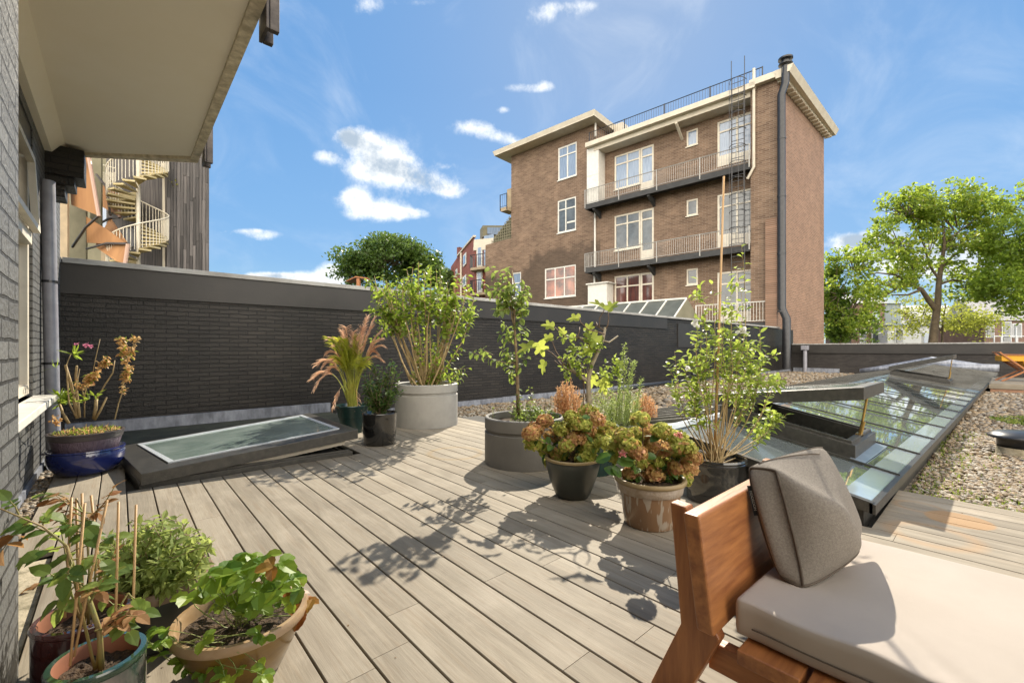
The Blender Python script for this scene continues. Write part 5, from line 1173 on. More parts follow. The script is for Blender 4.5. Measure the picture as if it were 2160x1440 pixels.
def lap(VV, it, f):
    for _ in range(it):
        acc = np.zeros_like(VV); cnt = np.zeros(len(VV))
        for a_, b_ in ((0,1),(1,2),(2,3),(3,0)):
            np.add.at(acc, FA[:,a_], VV[FA[:,b_]]); np.add.at(acc, FA[:,b_], VV[FA[:,a_]]); np.add.at(cnt, FA[:,a_], 1); np.add.at(cnt, FA[:,b_], 1)
        VV = VV*(1-f) + f*acc/cnt[:,None]
    return VV
VV = lap(VV, 16, .6)
c0 = VV.mean(0); k0 = np.linalg.norm(V0-V0.mean(0),axis=1).mean() / np.linalg.norm(VV-c0,axis=1).mean(); VV = c0 + (VV-c0)*k0*1.01
VS = [Vector(v) for v in VV]
mb.add(VS, F_); cb_ = mb.build('cover', m_pill, t, smooth='all')
for f in ((0,None,0),(0,None,n),(0,n,None),(None,n,n),(None,0,0),(0,0,None)):
    ids = [vs[tuple(k if q is None else q for q in f)] for k in range(n+1)]; q = [VS[i] + (VS[i]-Vector(c0)).normalized()*.0015 for i in ids]; mb = MB(); mb.tube(q, .0048, 6); mb.build('piping', m_pipe, t, smooth='all')
def VP(u, v, w): return VS[vs[(round(u*n), round(v*n), round(w*n))]]
zp = [VP((k+2)/26, 1, .77) for k in range(22)]; mb = MB(); mb.tube([p + up_n*.0015 for p in zp], .003, 5); mb.build('zip', m_pipe, t, smooth='all')
lt = [VP(0, .80, 1), VP(0, .55, 1)]; off = RT*-.014 - FW*.012
mb = MB(); a_ = lt[0]+off*.2; b_ = lt[1]+off*.2; e = RT*-.016; mb.prism([a_, b_, b_+e, a_+e], FW*.0015); lb = mb.build('label', m_label, t)
fc = bpy.data.curves.new('label_text', 'FONT'); fc.body = 'HOOSOON'; fc.size = .0125; fc.extrude = .0002; fc.align_x = 'CENTER'; fc.align_y = 'CENTER'
f0 = bpy.data.objects.new('lettering', fc); C.objects.link(f0); bpy.context.view_layer.update()
fm_ = bpy.data.meshes.new_from_object(f0.evaluated_get(bpy.context.evaluated_depsgraph_get())); bpy.data.objects.remove(f0); fm_.materials.clear(); fm_.materials.append(m_text)
fo = bpy.data.objects.new('lettering', fm_); C.objects.link(fo)
yd = (b_ - a_).normalized(); zd = -FW; xd = yd; yd2 = zd.cross(xd).normalized(); zd = xd.cross(yd2)
fo.matrix_world = Matrix.Translation((a_+b_)/2 + e*.5 - FW*.0012) @ Matrix((xd, yd2, zd)).transposed().to_4x4()
fo.parent = lb; PM[fo.name] = Matrix.Identity(4)
# ================================================================== POTTED PLANTS
ST4 = ((.0,0),(.28,.42),(.62,.42),(1,0))
STR = ((.0,0),(.22,.40),(.6,.5),(.85,.3),(1,0))    # rounder
STN = ((.0,0),(.3,.5),(.7,.4),(1,0))
lf_mid = leafmat('fresh_green_leaves', (.07,.13,.018), (.18,.24,.03), (.62,.78,.10), .52)
lf_glossy = leafmat('glossy_dark_leaves', (.035,.075,.02), (.10,.16,.04), (.36,.52,.12), .34, rough=.25, spec=.8)
lf_pear = leafmat('dull_pear_leaves', (.07,.12,.03), (.18,.23,.05), (.55,.68,.14), .5)
lf_yel = leafmat('bright_fig_leaves', (.16,.22,.03), (.28,.32,.05), (.75,.82,.16), .55)
lf_hib = leafmat('bright_small_leaves', (.12,.19,.03), (.24,.30,.05), (.66,.78,.14), .5)
lf_sage = leafmat('sage_leaves', (.16,.22,.06), (.32,.37,.12), (.66,.76,.20), .46, rough=.8)
lf_rasp = leafmat('raspberry_leaves', (.06,.13,.03), (.21,.28,.07), (.66,.80,.16), .5, isl=.4)
lf_straw = leafmat('strawberry_leaves', (.06,.15,.02), (.21,.30,.04), (.64,.80,.10), .48, isl=.4)
lf_brown = leafmat('dead_brown_leaves', (.22,.085,.025), (.40,.24,.11), (.58,.28,.09), .38, rough=.7, third=(.52,.38,.20))
lf_palmo = leafmat('dry_pink_fronds', (.64,.38,.24), (.80,.60,.44), (.98,.62,.38), .48, rough=.6)
lf_palmg = leafmat('green_fronds', (.18,.24,.02), (.42,.42,.05), (.80,.80,.10), .48)
lf_dry = leafmat('dry_rust_foliage', (.50,.27,.13), (.68,.46,.25), (.90,.56,.30), .4, rough=.8)
lf_weed = leafmat('pale_weed_leaves', (.18,.25,.06), (.30,.36,.10), (.6,.72,.2), .45)
lf_hyd = leafmat('hydrangea_leaves', (.03,.09,.02), (.10,.17,.04), (.30,.48,.08), .35, rough=.35)
lf_head = leafmat('fading_hydrangea_florets', (.30,.36,.06), (.46,.44,.11), (.80,.78,.20), .42, rough=.7, third=(.52,.26,.13))
lf_headr = leafmat('rusty_hydrangea_florets', (.48,.22,.11), (.50,.38,.13), (.80,.50,.20), .4, rough=.7, third=(.60,.34,.24))
m_pink = leafmat('pink_petals', (.60,.16,.30), (.70,.30,.42), (.9,.4,.55), .4)
m_petal = leafmat('white_petals', (.80,.78,.74), (.85,.84,.8), (.9,.9,.85), .4)
def potted(name, label, c, cat='potted plant', group=None): return thing(name, label, cat, (c[0], c[1], 0), group=group)
# --- light grey planter with tall leafy bush
c = (3.35, 5.60); t = potted('planter_bush', 'tall many stemmed leafy bush in a big light grey round planter', c)
mb = MB(); r = .45; mb.lathe(c, [(0,.002),(r,.002),(r,.440),(r-.018,.446),(r-.018,.478),(r,.484),(r,.59),(r-.012,.598),(r-.035,.598),(r-.045,.59),(r-.045,.50)], 72); mb.build('planter', m_concl, t, smooth=35); soil(c, .41, .52, t)
sm = MB(); lm = MB(); base = Vector((c[0], c[1], .52))
for i in range(30):
    f = i / 29; px = 786 + 205 * f + U(-8, 8); py = 556 + 35 * abs(f-.45)**1.0*1.6 + U(-10, 45); dep = 6.43 + U(-.35, .35)
    top = D(px, py, dep); b = base + Vector((U(-.10,.10), U(-.10,.10), 0)) + RT * (f-.5) * .22
    pts = path(b, top, 8, .035); mid = pts[3]
    pts = [p + RT * (f-.5) * .16 * math.sin(math.pi*k/8) for k, p in enumerate(pts)]
    sm.tube(pts, [.0115*(1-k/9)+.0025 for k in range(9)], 5, cap=False)
    leaves_on(lm, pts, 12, .085, .055, .62, .15, .35, 1, .4)
    for s in range(5):
        k = R.choice((4,5,5,6,6,7)); o = pts[k]; e = o + RT*U(-.22,.22) + FW*U(-.2,.2) + Vector((0,0,U(.05,.28)))
        q = path(o, e, 4, .08); sm.tube(q, [.004,.003,.0025,.002,.0015], 4, cap=False); leaves_on(lm, q, 8, .085, .056, .2, .1, .35, 1, .4)
for i in range(30):     # lower right tangle
    px, py = U(870,992), U(665,800); e = D(px, py, 6.43+U(-.3,.25)); b = base + RT*U(.02,.2) + Vector((0,0,U(0,.25)))
    q = path(b, e, 6, .10); sm.tube(q, [.006,.005,.0045,.004,.003,.0025,.0015], 4, cap=False); leaves_on(lm, q, 13, .075, .045, .35, .1, .3, 1, .4)
for i in range(12):
    px, py = U(945,1010), U(610,720); e = D(px, py, 6.4); o = D(930, 700, 6.43); q = path(o, e, 4, .06); sm.tube(q, [.004,.0035,.003,.002,.0015], 4, cap=False); leaves_on(lm, q, 12, .08, .05, .3, .1, .3, 1, .4)
for i in range(12):
    px, py = U(765,850), U(600,740); e = D(px, py, 6.4); o = D(830, 690, 6.43); q = path(o, e, 4, .06); sm.tube(q, [.004,.0035,.003,.002,.0015], 4, cap=False); leaves_on(lm, q, 12, .08, .05, .3, .1, .3, 1, .4)
for i in range(14):
    e = base + RT*U(-.2,.3) + FW*U(-.15,.1) + Vector((0,0,U(.05,.28))); q = path(base + RT*U(-.2,.25), e, 3, .1); leaves_on(lm, q, 8, .07, .045, .1, .1, .3, 1, .4)
sm.build('stems', m_stemy, t, smooth='all'); lm.build('foliage', lf_mid, t)
# --- dark planter with pear tree
c = (2.956, 3.11); t = potted('planter_pear_tree', 'slender fruit tree with drooping leaves in a dark grey round planter', c)
mb = MB(); r = .388; mb.lathe(c, [(0,.002),(r,.002),(r,.300),(r-.016,.306),(r-.016,.330),(r,.336),(r,.438),(r-.01,.446),(r-.028,.446),(r-.036,.438),(r-.036,.36)], 72); mb.build('planter', m_concd, t, smooth=35); soil(c, .355, .375, t)
sm = MB(); lm = MB(); dd = 4.29
tr = [D(1093,878,dd), D(1092,820,dd), D(1090,760,dd), D(1086,700,dd), D(1083,650,dd), D(1086,605,dd), D(1080,570,dd)]
sm.tube(tr, [.019,.017,.015,.012,.010,.007,.005], 8)
def br(a, b, nl, Ln, Wd, r=.004, t0=.2, up=-.5, n=5, wob=.06, lm_=None, dr=.4): 
    q = path(a, b, n, wob); (sm).tube(q, [r*(1-.75*k/n) for k in range(n+1)], 4, cap=False); leaves_on(lm_ or lm, q, nl, Ln, Wd, t0, up, dr, 1, .4, st=STR); return q
for (px,py) in ((1030,560),(1015,590),(1040,600),(1055,575),(1070,560),(1100,585),(1110,600),(1118,612),(1112,650),(1060,620),(1050,640),(1100,625),(1075,600),(1045,655)):
    br(D(1084,U(640,690),dd), D(px,py,dd+U(-.2,.2)), 16, .066, .046, .006, .35)
for (px,py) in ((1050,700),(1057,735),(1064,765),(1110,690),(1116,720),(1075,700),(1068,740),(1112,750),(1060,680),(1100,670),(1078,780)):
    br(D(1087,py+30,dd), D(px,py,dd+U(-.12,.12)), 9, .066, .045, .004, .3)
q = br(D(1089,765,dd), D(990,742,dd), 20, .066, .045, .006, .2); br(D(1040,748,dd), D(1012,735,dd), 6, .06, .04)
for k in range(34): o = R.choice(tr[1:6]).lerp(R.choice(tr[1:6]), U(0,1)); leaf(lm, o, rv()+Vector((0,0,-.1)), rv(), U(.035,.055), .035, .3, .3, st=STR)
for k in range(20):     # young shoots and ground cover
    b = Vector((c[0], c[1], .375)) + RT*U(-.14,.22) + FW*U(-.2,.2); e = b + RT*U(-.06,.06) + Vector((0,0,U(.12,.38 if k < 8 else .18))); br(b, e, 12, .038, .026, .0025, .05, .2, 4)
for k in range(230):
    a = U(0,6.28); rr = .33*U(0,1)**.5; p = Vector((c[0]+rr*math.cos(a), c[1]+rr*math.sin(a), .40 + U(0,.07))) 
    if (p - Vector((c[0],c[1],0))).dot(RT) > -.1:
        for w in range(3): leaf(lm, p, rv()+Vector((0,0,.4)), Vector((0,0,1))+rv(.5), .03, .02, .2, .2)
q = path(Vector((c[0],c[1],.38))+RT*-.3, Vector((c[0],c[1],.52))+RT*-.3, 4, .1); sm.tube(q, .002, 4); leaves_on(lm, q, 12, .03, .02, 0)
sm.build('stems', m_stem, t, smooth='all'); lm.build('foliage', lf_pear, t)
# --- palm
c = (2.30, 5.72); t = potted('potted_palm', 'small palm with browned pinkish fronds in a dark green pot', c)
mb = pot_lathe(c, .135, .205, .36, .018, belly=((.1,.142),(.55,.168),(.56,.176),(.86,.198)), lip=.006); mb.build('pot', m_greenp, t, smooth=40); soil(c, .185, .31, t)
st_ = MB(); go_ = MB(); gg = MB(); b0 = Vector((c[0], c[1], .31)); dd = (b0-Vector((0,0,CH))).dot(FW)
def frond(b, tip, arch, mbx, nl, Ln, side=1, t0=.4, wd=.011):
    n = 14; pts = []; cp = b.lerp(tip, .45) + Vector((0,0,arch*2.0 + .10))
    for k in range(n+1):
        f = k/n; pts.append(b*(1-f)**2 + cp*2*f*(1-f) + tip*f*f)
    st_.tube(pts[:10], [.006*(1-k/14)+.001 for k in range(10)], 5, cap=False); mbx.tube(pts[8:], .002, 3, cap=False)
    for i in range(nl):
        f = t0 + (1-t0)*(i+.5)/nl; s = min(f*n, n-.01); j = int(s); p = pts[j].lerp(pts[j+1], s-j); d = (pts[j+1]-pts[j]).normalized()
        sd_ = d.cross(Vector((0,0,1))); sd_ = sd_.normalized() if sd_.length > .05 else RT
        for w in (-1, 1):
            L_ = Ln*(1-.5*abs(f-.7)/.6)*U(.8,1.1); dr_ = (sd_*w*.8 + d*.7 + Vector((0,0,U(-.15,.35)))).normalized(); q = p.copy(); vs = []
            m = 5
            for k in range(m+1):
                g = k/m; wv = wd*(1-g)**.7*.5+.0005; up_ = dr_.cross(d).normalized()*wv; vs += [q - up_, q + up_]; q = q + dr_*(L_/m); dr_ = (dr_ + Vector((0,0,-.30*g-.10))).normalized()
            mbx.add(vs, [(2*k,2*k+1,2*k+3,2*k+2) for k in range(m)])
for i in range(24):
    b = b0 + Vector((U(-.05,.05), U(-.05,.05), 0)); a = U(0,6.28); px = 738+U(-45,45); tip = D(px, U(705,775), dd+U(-.28,.28)); frond(b, tip, U(.10,.2), gg, 22, .15, t0=.45, wd=.012)
for (px, py, ar) in ((660,800,.30),(682,772,.30),(690,745,.30),(700,715,.30),(722,700,.25),(668,770,.33),(790,670,.15),(775,668,.18),(802,700,.20),(806,760,.32),(808,730,.28),(745,700,.22),(690,785,.28),(663,820,.36),(765,690,.2),(785,690,.2),(712,730,.25),(730,690,.22),(803,715,.25),(752,712,.2),(795,745,.3),(700,760,.3)):
    frond(b0 + Vector((U(-.04,.04), U(-.04,.04), 0)), D(px, py, dd+U(-.16,.16)), ar*.75, go_, 24, .14, t0=.5, wd=.012)
for (px, py) in ((700,868),(704,862),(755,865)): 
    frond(b0, D(px,py,dd-.15), .25, go_, 6, .10, t0=.7)
st_.build('stalks', m_gstem if 0 else M('yellow_stalks', (.42,.38,.06), (.30,.34,.05), 8, .5), t, smooth='all'); gg.build('green_fronds', lf_palmg, t); go_.build('dry_fronds', lf_palmo, t)
# --- camellia in small black pot
c = (2.25, 4.80); t = potted('potted_camellia', 'glossy small leaved shrub in a black glazed pot by the roof window', c)
mb = pot_lathe(c, .16, .195, .365, .016, belly=((.08,.178),(.5,.192),(.86,.193))); mb.build('pot', m_blackp, t, smooth=40); soil(c, .175, .32, t)
sm = MB(); lm = MB(); b0 = Vector((c[0], c[1], .32)); dd = (b0-Vector((0,0,CH))).dot(FW)
for i in range(36):
    px, py = 806+U(-42,42), U(765,850)
    if i < 5: px, py = 800+U(-10,30), U(755,775)
    q = path(b0+rv(.03)*Vector((1,1,0)).length*.5, D(px,py,dd+U(-.15,.15)), 5, .08); sm.tube(q, [.005,.004,.0035,.003,.002,.0015], 4, cap=False); leaves_on(lm, q, 24, .05, .034, .15, .25, .2, 1, .5, st=STR)
q = path(b0, D(853,822,dd), 5, .05); leaves_on(lm, q, 16, .04, .025, .5)
sm.build('stems', m_stem, t, smooth='all'); lm.build('foliage', lf_glossy, t)
# --- oleander pot on blue pot
c = (-.21, 5.42)
t = thing('blue_pot', 'empty cobalt blue glazed pot under the purple pot on the deck corner', 'pot', (c[0], c[1], 0))
mb = MB(); mb.lathe(c, [(0,.002),(.16,.002),(.205,.03),(.243,.085),(.258,.14),(.258,.185),(.253,.205),(.262,.214),(.26,.224),(.245,.226),(.235,.21),(.22,.17)], 56); mb.build('body', m_bluep, t, smooth=50)
t = potted('oleander_pot', 'purple ribbed pot of cut back oleander and orange leaved stems', c)
z0 = .195
mb = MB(); pr = [(0,z0-.03),(.19,z0-.03),(.205,z0),(.225,z0+.07),(.236,z0+.115)]; mb.lathe(c, pr, 72); mb.build('pot', m_purp, t, smooth=50)
mb = MB(); mb.lathe(c, [(.2365,z0+.1155),(.243,z0+.12),(.249,z0+.155),(.255,z0+.16),(.257,z0+.174),(.24,z0+.176),(.235,z0+.15)], 72); mb.build('rim', m_purpd, t, smooth=30); soil(c, .236, .355, t)
sm = MB(); lm = MB(); lo = MB(); b0 = Vector((c[0], c[1], .35)); dd = (b0-Vector((0,0,CH))).dot(FW)
def stalk(p0, pts, r0=.011, r1=.006, mbx=None):
    q = [D(p0[0], p0[1], dd)] + [D(a, b, dd+U(-.06,.06)) for a, b in pts]
    (mbx or sm).tube(q, [r0+(r1-r0)*k/(len(q)-1) for k in range(len(q))], 6); return q
stalk((163,882),[(150,810),(138,770)],.012,.010); stalk((168,880),[(162,830),(160,790),(162,772)],.010,.008); stalk((162,882),[(146,850),(142,800),(140,770)],.007,.005); stalk((198,882),[(202,860),(203,842)],.014,.012)
stalk((200,885),[(212,865),(225,838)],.010,.006); stalk((145,893),[(132,870),(125,850)],.012,.009); stalk((176,800),[(195,790),(203,750),(211,715)],.004,.003); stalk((205,840),[(222,810),(238,786),(242,760)],.006,.004)
stalk((147,800),[(140,770),(150,745)],.005,.003); stalk((162,880),[(157,840),(168,778)],.005,.003)
for (px,py) in ((130,850),(127,838),(140,845)):
    for k in range(16): leaf(lm, D(px,py,dd), rv()+Vector((0,0,.7)), rv(), U(.09,.13), .018, .2, .15, st=STN)
for k in range(12): leaf(lm, D(155,748,dd), rv()+RT*.4+Vector((0,0,.35)), rv(), U(.09,.15), .022, .2, .1, st=STN)
for (px,py,n_) in ((200,835,5),(118,775,5),(188,842,4)):
    for k in range(n_): leaf(lm, D(px,py,dd), rv()+Vector((0,0,.3)), rv(), .10, .018, .2, .2, st=STN)
for seg in (((178,880),(178,835),(184,810),(196,795),(215,768),(228,760)), ((242,885),(250,850),(258,828),(262,800),(268,770),(272,740),(296,712)), ((262,760),(262,735),(248,714)), ((180,850),(172,815),(190,800))):
    q = [D(a, b, dd+U(-.05,.05)) for a, b in seg]; sm.tube(q, .005, 5)
    t0 = .35
    for w in range(14 if len(seg) > 3 else 5):
        s_i = U(.3, .98)*(len(q)-1); j_ = int(s_i); o = q[j_].lerp(q[j_+1], s_i-j_); q2 = path(o, o+rv()*U(.03,.06)+Vector((0,0,.02)), 2, .1); sm.tube(q2, .0015, 3, cap=False)
        leaves_on(lo, q2, 10, .034, .022, .1, .1, .4, 1, .2, jit=.7, st=STR); leaves_on(lm, q2, 4, .034, .016, .5, .1, .3, 1, .3, jit=.6)
    leaves_on(lo, q, 60 if len(seg) > 3 else 20, .03, .02, t0, .1, .3, 1, .2, jit=.6)
for (px,py) in ((125,888),(112,884)):
    for k in range(14): leaf(lo, D(px+U(-8,8),py+U(-8,8),dd), rv(), rv(), .03, .02)
for k in range(420):
    a = U(0,6.28); rr = .225*U(0,1)**.5; p = Vector((c[0]+rr*math.cos(a), c[1]+rr*math.sin(a), .365)); leaf(lm if k % 2 else lo, p, rv()+Vector((0,0,.6)), rv(), U(.02,.05), .008)
pk = MB()
for (px,py) in ((185,726),(180,728),(190,730),(160,724)):
    for k in range(6): leaf(pk, D(px,py,dd), rv(), rv(), .024, .018, st=STR)
sm.build('stems', m_stemy, t, smooth='all'); lm.build('green_leaves', lf_mid, t); lo.build('orange_leaves', leafmat('orange_leaflets', (.52,.26,.10), (.66,.50,.22), (.95,.62,.28), .45), t); pk.build('flowers', m_pink, t)
# --- fig tree in a dark pot behind the hydrangeas
c = (3.16, 2.42); t = potted('potted_fig_tree', 'sparse gnarled fig tree with a few big lobed leaves in a dark pot', c)
mb = pot_lathe(c, .15, .21, .42, .02, belly=((.1,.16),(.6,.2)), lip=.006); mb.build('pot', m_greenp, t, smooth=40); soil(c, .19, .37, t)
sm = MB(); lm = MB(); lf = MB(); tw = MB(); b0 = Vector((c[0], c[1], .37)); dd = (b0-Vector((0,0,CH))).dot(FW)
def fp(px, py, o=0): return D(px, py, dd+o)
sm.tube([b0+RT*-.06, fp(1243,860), fp(1241,800), fp(1248,770), fp(1262,740), fp(1272,715), fp(1277,690)], [.028,.024,.021,.019,.017,.014,.012], 8)
sm.tube([fp(1242,805), fp(1218,790), fp(1203,775), fp(1196,755)], [.018,.014,.012,.008], 8)
sm.tube([fp(1270,718), fp(1285,722), fp(1304,708)], [.010,.008,.006], 6)
for pts in (((1200,775),(1178,757),(1165,745),(1130,722)), ((1198,765),(1182,755),(1172,740),(1165,720)), ((1275,705),(1262,700),(1240,695),(1225,680),(1222,668)), ((1277,700),(1264,690),(1265,670),(1274,655),(1275,645)),
            ((1275,700),(1282,685),(1284,670),(1282,655)), ((1240,725),(1220,712),(1192,710),(1170,690)), ((1196,770),(1178,768),(1170,760)), ((1220,790),(1190,775),(1178,760)), ((1270,720),(1245,715),(1222,712),(1215,705)),
            ((1260,745),(1245,735),(1238,712)), ((1215,720),(1222,700),(1223,690)), ((1262,690),(1258,680),(1256,690))):
    tw.tube([fp(a, b, U(-.08,.08)) for a, b in pts], [.006 - .003*k/len(pts) for k in range(len(pts))], 5)
def figleaf(mb, p, d, nn, s):
    y = d.normalized(); x = y.cross(nn)
    if x.length < .05: x = y.cross(RT)
    x.normalize(); z = x.cross(y); o = []
    prof = [(0,0),(.18,-.08),(.42,.0),(.50,.18),(.34,.30),(.30,.36),(.52,.52),(.50,.70),(.30,.68),(.17,.62),(.16,.80),(.09,.98),(0,1.04)]
    out_ = prof + [(-a, b) for a, b in prof[-2:0:-1]]
    vs = [p + y*.35*s] + [p + x*(a*s) + y*(b*s) + z*(s*(.25*abs(a) - .25*b*b)) for a, b in out_]
    n = len(out_); mb.add(vs, [(0, 1+k, 1+(k+1) % n) for k in range(n)])
for (px, py, s, dx_, up_) in ((1168,690,.11,-1,.3),(1166,712,.11,-.8,-.1),(1222,672,.12,-.9,.1),(1274,650,.14,-.8,.5),(1282,655,.12,.5,.6),(1262,725,.17,-.7,.7),(1252,735,.13,-.9,-.3),(1128,728,.17,-.8,-.2),(1135,722,.13,.4,-.9),(1150,762,.12,-.4,-1),(1268,800,.15,.4,-.9),(1250,790,.13,-.2,-1),(1300,765,.12,.9,-.4),(1240,700,.10,.3,.9),(1190,705,.08,-.5,.8),(1215,740,.1,-.6,.2)):
    figleaf(lf, fp(px,py,U(-.1,.1)), RT*dx_ + Vector((0,0,up_)) + FW*U(-.4,.4), Vector((0,0,1)) - FW*.8 + rv(.4), s)
for k in range(36):
    px, py = U(1185,1262), U(712,800); o = fp(px, py, U(-.15,.15)); e = fp(px+U(-22,22), py+U(-25,15), U(-.15,.15)); q = path(o, e, 3, .1); tw.tube(q, .0018, 3, cap=False); leaves_on(lm, q, 7, .042, .034, .1, .1, .2, 1, .4, st=STR)
for k in range(14):
    px, py = U(1275,1312), U(745,800); o = fp(px, py+20, U(-.1,.1)); q = path(o, fp(px+U(-12,12), py, U(-.1,.1)), 3, .1); leaves_on(lm, q, 7, .04, .03, .1, st=STR)
for px in (1232,1226,1238): tw.tube(path(b0+RT*U(-.1,0), fp(px, U(760,790)), 5, .04), .004, 4)
sm.build('trunk', m_figb, t, smooth='all'); tw.build('twigs', m_twigd, t, smooth='all'); lf.build('fig_leaves', lf_yel, t); lm.build('small_leaves', lf_hib, t)
# --- tall weeds and dry shrubs behind
def drybush(label, px, ptop, pbot, wd, dep, n, mat, name='dry_shrub'):
    b = D(px, pbot, dep); t = thing(name, label, 'plant', (b.x, b.y, -.19), group='dried rusty shrubs')
    base = Vector((b.x, b.y, -.19)); sm = MB(); lm = MB(); k_ = dep/FP
    for i in range(n):
        f = U(-1,1); tp = D(px+f*wd, ptop + abs(f)**1.5*(pbot-ptop)*.45 + U(0,(pbot-ptop)*.35), dep+U(-.12,.12)); q = path(base+rv(.03), tp, 5, .04); sm.tube(q, .002, 3, cap=False)
        leaves_on(lm, q, 44, .030, .013, .2, .5, .2, .8, .8, jit=.6)
    sm.build('twigs', mat, t); lm.build('foliage', mat, t)
drybush('taller rusty dried shrub, left of the fig trunk', 1198, 792, 880, 30, 4.55, 80, lf_dry)
drybush('lower rusty dried shrub, right of the tall weeds', 1360, 828, 875, 27, 5.2, 75, lf_dry)
b = D(1308, 905, 4.6); t = thing('weed_clump', 'pale green clump of tall weeds behind the rusty hydrangeas', 'plant', (b.x, b.y, -.0))
sm = MB(); lm = MB()
for (px, py) in ((1318,727),(1314,745),(1333,772),(1338,762),(1352,800),(1330,790),(1322,760)):
    q = path(D(px-18+U(-6,6), 900, 4.6), D(px, py, 4.6+U(-.1,.1)), 9, .02); sm.tube(q, .0035, 4, cap=False); leaves_on(lm, q, 80, .045, .009, .12, .3, .3, 1, .7, st=STN)
    for k in range(16): leaf(lm, D(px+U(-4,5),py+U(-5,8),4.6), rv(), rv(), .02, .012)
for k in range(110):
    px = U(1255,1345); q = path(D(px, 900, 4.6+U(-.3,.5)), D(px+U(-12,12), U(812,865), 4.6+U(-.3,.5)), 5, .05); sm.tube(q, .0016, 3, cap=False); leaves_on(lm, q, 26, .034, .010, .1, .3, .2, 1, .6)
sm.build('stems', m_gstem, t); lm.build('foliage', lf_weed, t)
# --- hydrangeas
def hydrangea(label, c, pot, z0, heads, dd, leaves_, hr=.056, red=.35):
    t = potted('potted_hydrangea', label, c, group='potted hydrangeas with fading heads')
    pot(t); sm = MB(); hd = MB(); hr_ = MB(); lm = MB(); b0 = Vector((c[0], c[1], z0))
    for (px, py) in heads:
        o = D(px, py, dd+U(-.16,.16)); q = path(b0+rv(.04), o, 5, .08); sm.tube(q, [.004,.0038,.0035,.0032,.003,.003], 4, cap=False)
        leaves_on(lm, q, 3, .08, .055, .3, .1, .3, 1, .3, st=STR)
        rr = hr*U(.78,1.12); m = hr_ if R.random() < red else hd
        for k in range(170):
            d = rv(); d.z = d.z*.8 + .12
            if d.z < -.55: continue
            d.normalize(); p = o + Vector((d.x*rr, d.y*rr, d.z*rr*.8)) * U(.70,1.12)
            for w in range(2):
                e = rv(); e = (e - d*e.dot(d)).normalized()*.9 + d*U(-.1,.6); leaf(m, p, e, d + rv(.4), U(.020,.030), .024, .35, .3, st=((0,0),(.45,.5),(1,0)) if 0 else STR)
    for (px, py, s) in leaves_:
        leaf(lm, D(px,py,dd-.14), RT*U(-1,1)+Vector((0,0,U(-.2,.3))), Vector((0,0,1))-FW, s, s*.72, .2, .3, st=STR)
    sm.build('stems', m_stem, t, smooth='all'); hd.build('flower_heads', lf_head, t); hr_.build('rusty_flower_heads', lf_headr, t); lm.build('foliage', lf_hyd, t)
    return t
def pot1(t):
    c = (2.53, 2.14); mb = MB(); mb.lathe(c, [(0,.002),(.115,.002),(.13,.02),(.172,.13),(.196,.22),(.203,.262),(.200,.275)], 56); mb.build('pot', m_char, t, smooth=50)
    mb = MB(); mb.lathe(c, [(.200,.2755),(.208,.279),(.209,.292),(.201,.298),(.186,.295),(.182,.25)], 56); mb.build('rim', m_rust, t, smooth=50); soil(c, .185, .262, t)
H1 = [(1130,905),(1125,935),(1150,888),(1165,920),(1150,948),(1185,905),(1205,880),(1225,895),(1215,925),(1240,910),(1195,940),(1178,960),(1240,945),(1262,920),(1255,885),(1280,905),(1275,935),(1240,870),(1165,975),(1235,965),(1120,915),(1290,925),(1205,955)]
hydrangea('hydrangea with rusty green heads in a charcoal pot, left one of two', (2.53,2.14), pot1, .27, H1, 3.27, [(1215,965,.07),(1228,880,.06)], .066, .24)
def pot2(t):
    c = (2.50, 1.48); mb = MB(); mb.lathe(c, [(0,.002),(.150,.002),(.158,.012),(.183,.19),(.186,.205)], 64); mb.build('pot', m_terra, t, smooth=50)
    mb = MB(); mb.lathe(c, [(.187,.2055),(.197,.212),(.204,.255),(.205,.262)], 64); mb.build('band', m_terrab, t, smooth=50)
    mb = MB(); mb.lathe(c, [(.205,.2625),(.217,.268),(.221,.282),(.214,.294),(.200,.293),(.192,.27),(.19,.24)], 64); mb.build('rim', m_rust, t, smooth=50); soil(c, .195, .255, t)
H2 = [(1350,885),(1298,938),(1315,920),(1340,918),(1365,912),(1395,908),(1410,918),(1430,925),(1300,960),(1330,940),(1345,955),(1375,940),(1400,948),(1425,950),(1450,945),(1460,965),(1330,1000),(1345,975),(1385,975),(1405,985),(1430,985),(1440,1008),(1455,990),(1380,1000)]
hydrangea('hydrangea with pink tinged heads in a drip glazed terracotta pot', (2.50,1.48), pot2, .26, H2, 2.76, [(1300,975,.11),(1310,965,.10),(1305,1000,.09),(1290,985,.09),(1385,965,.07),(1290,960,.1)], .056, .36)
t = bpy.data.objects['potted_hydrangea.001']; m_pinkf = leafmat('pink_florets', (.60,.22,.25), (.65,.38,.22), (.8,.4,.4), .3)
for (px,py) in ((1432,918),(1312,957)):
    pk = MB()
    for k in range(40): leaf(pk, D(px+U(-7,7),py+U(-5,5),2.6), rv(), rv(), .016, .014, st=STR)
    pk.build('pink_florets', m_pinkf, t)

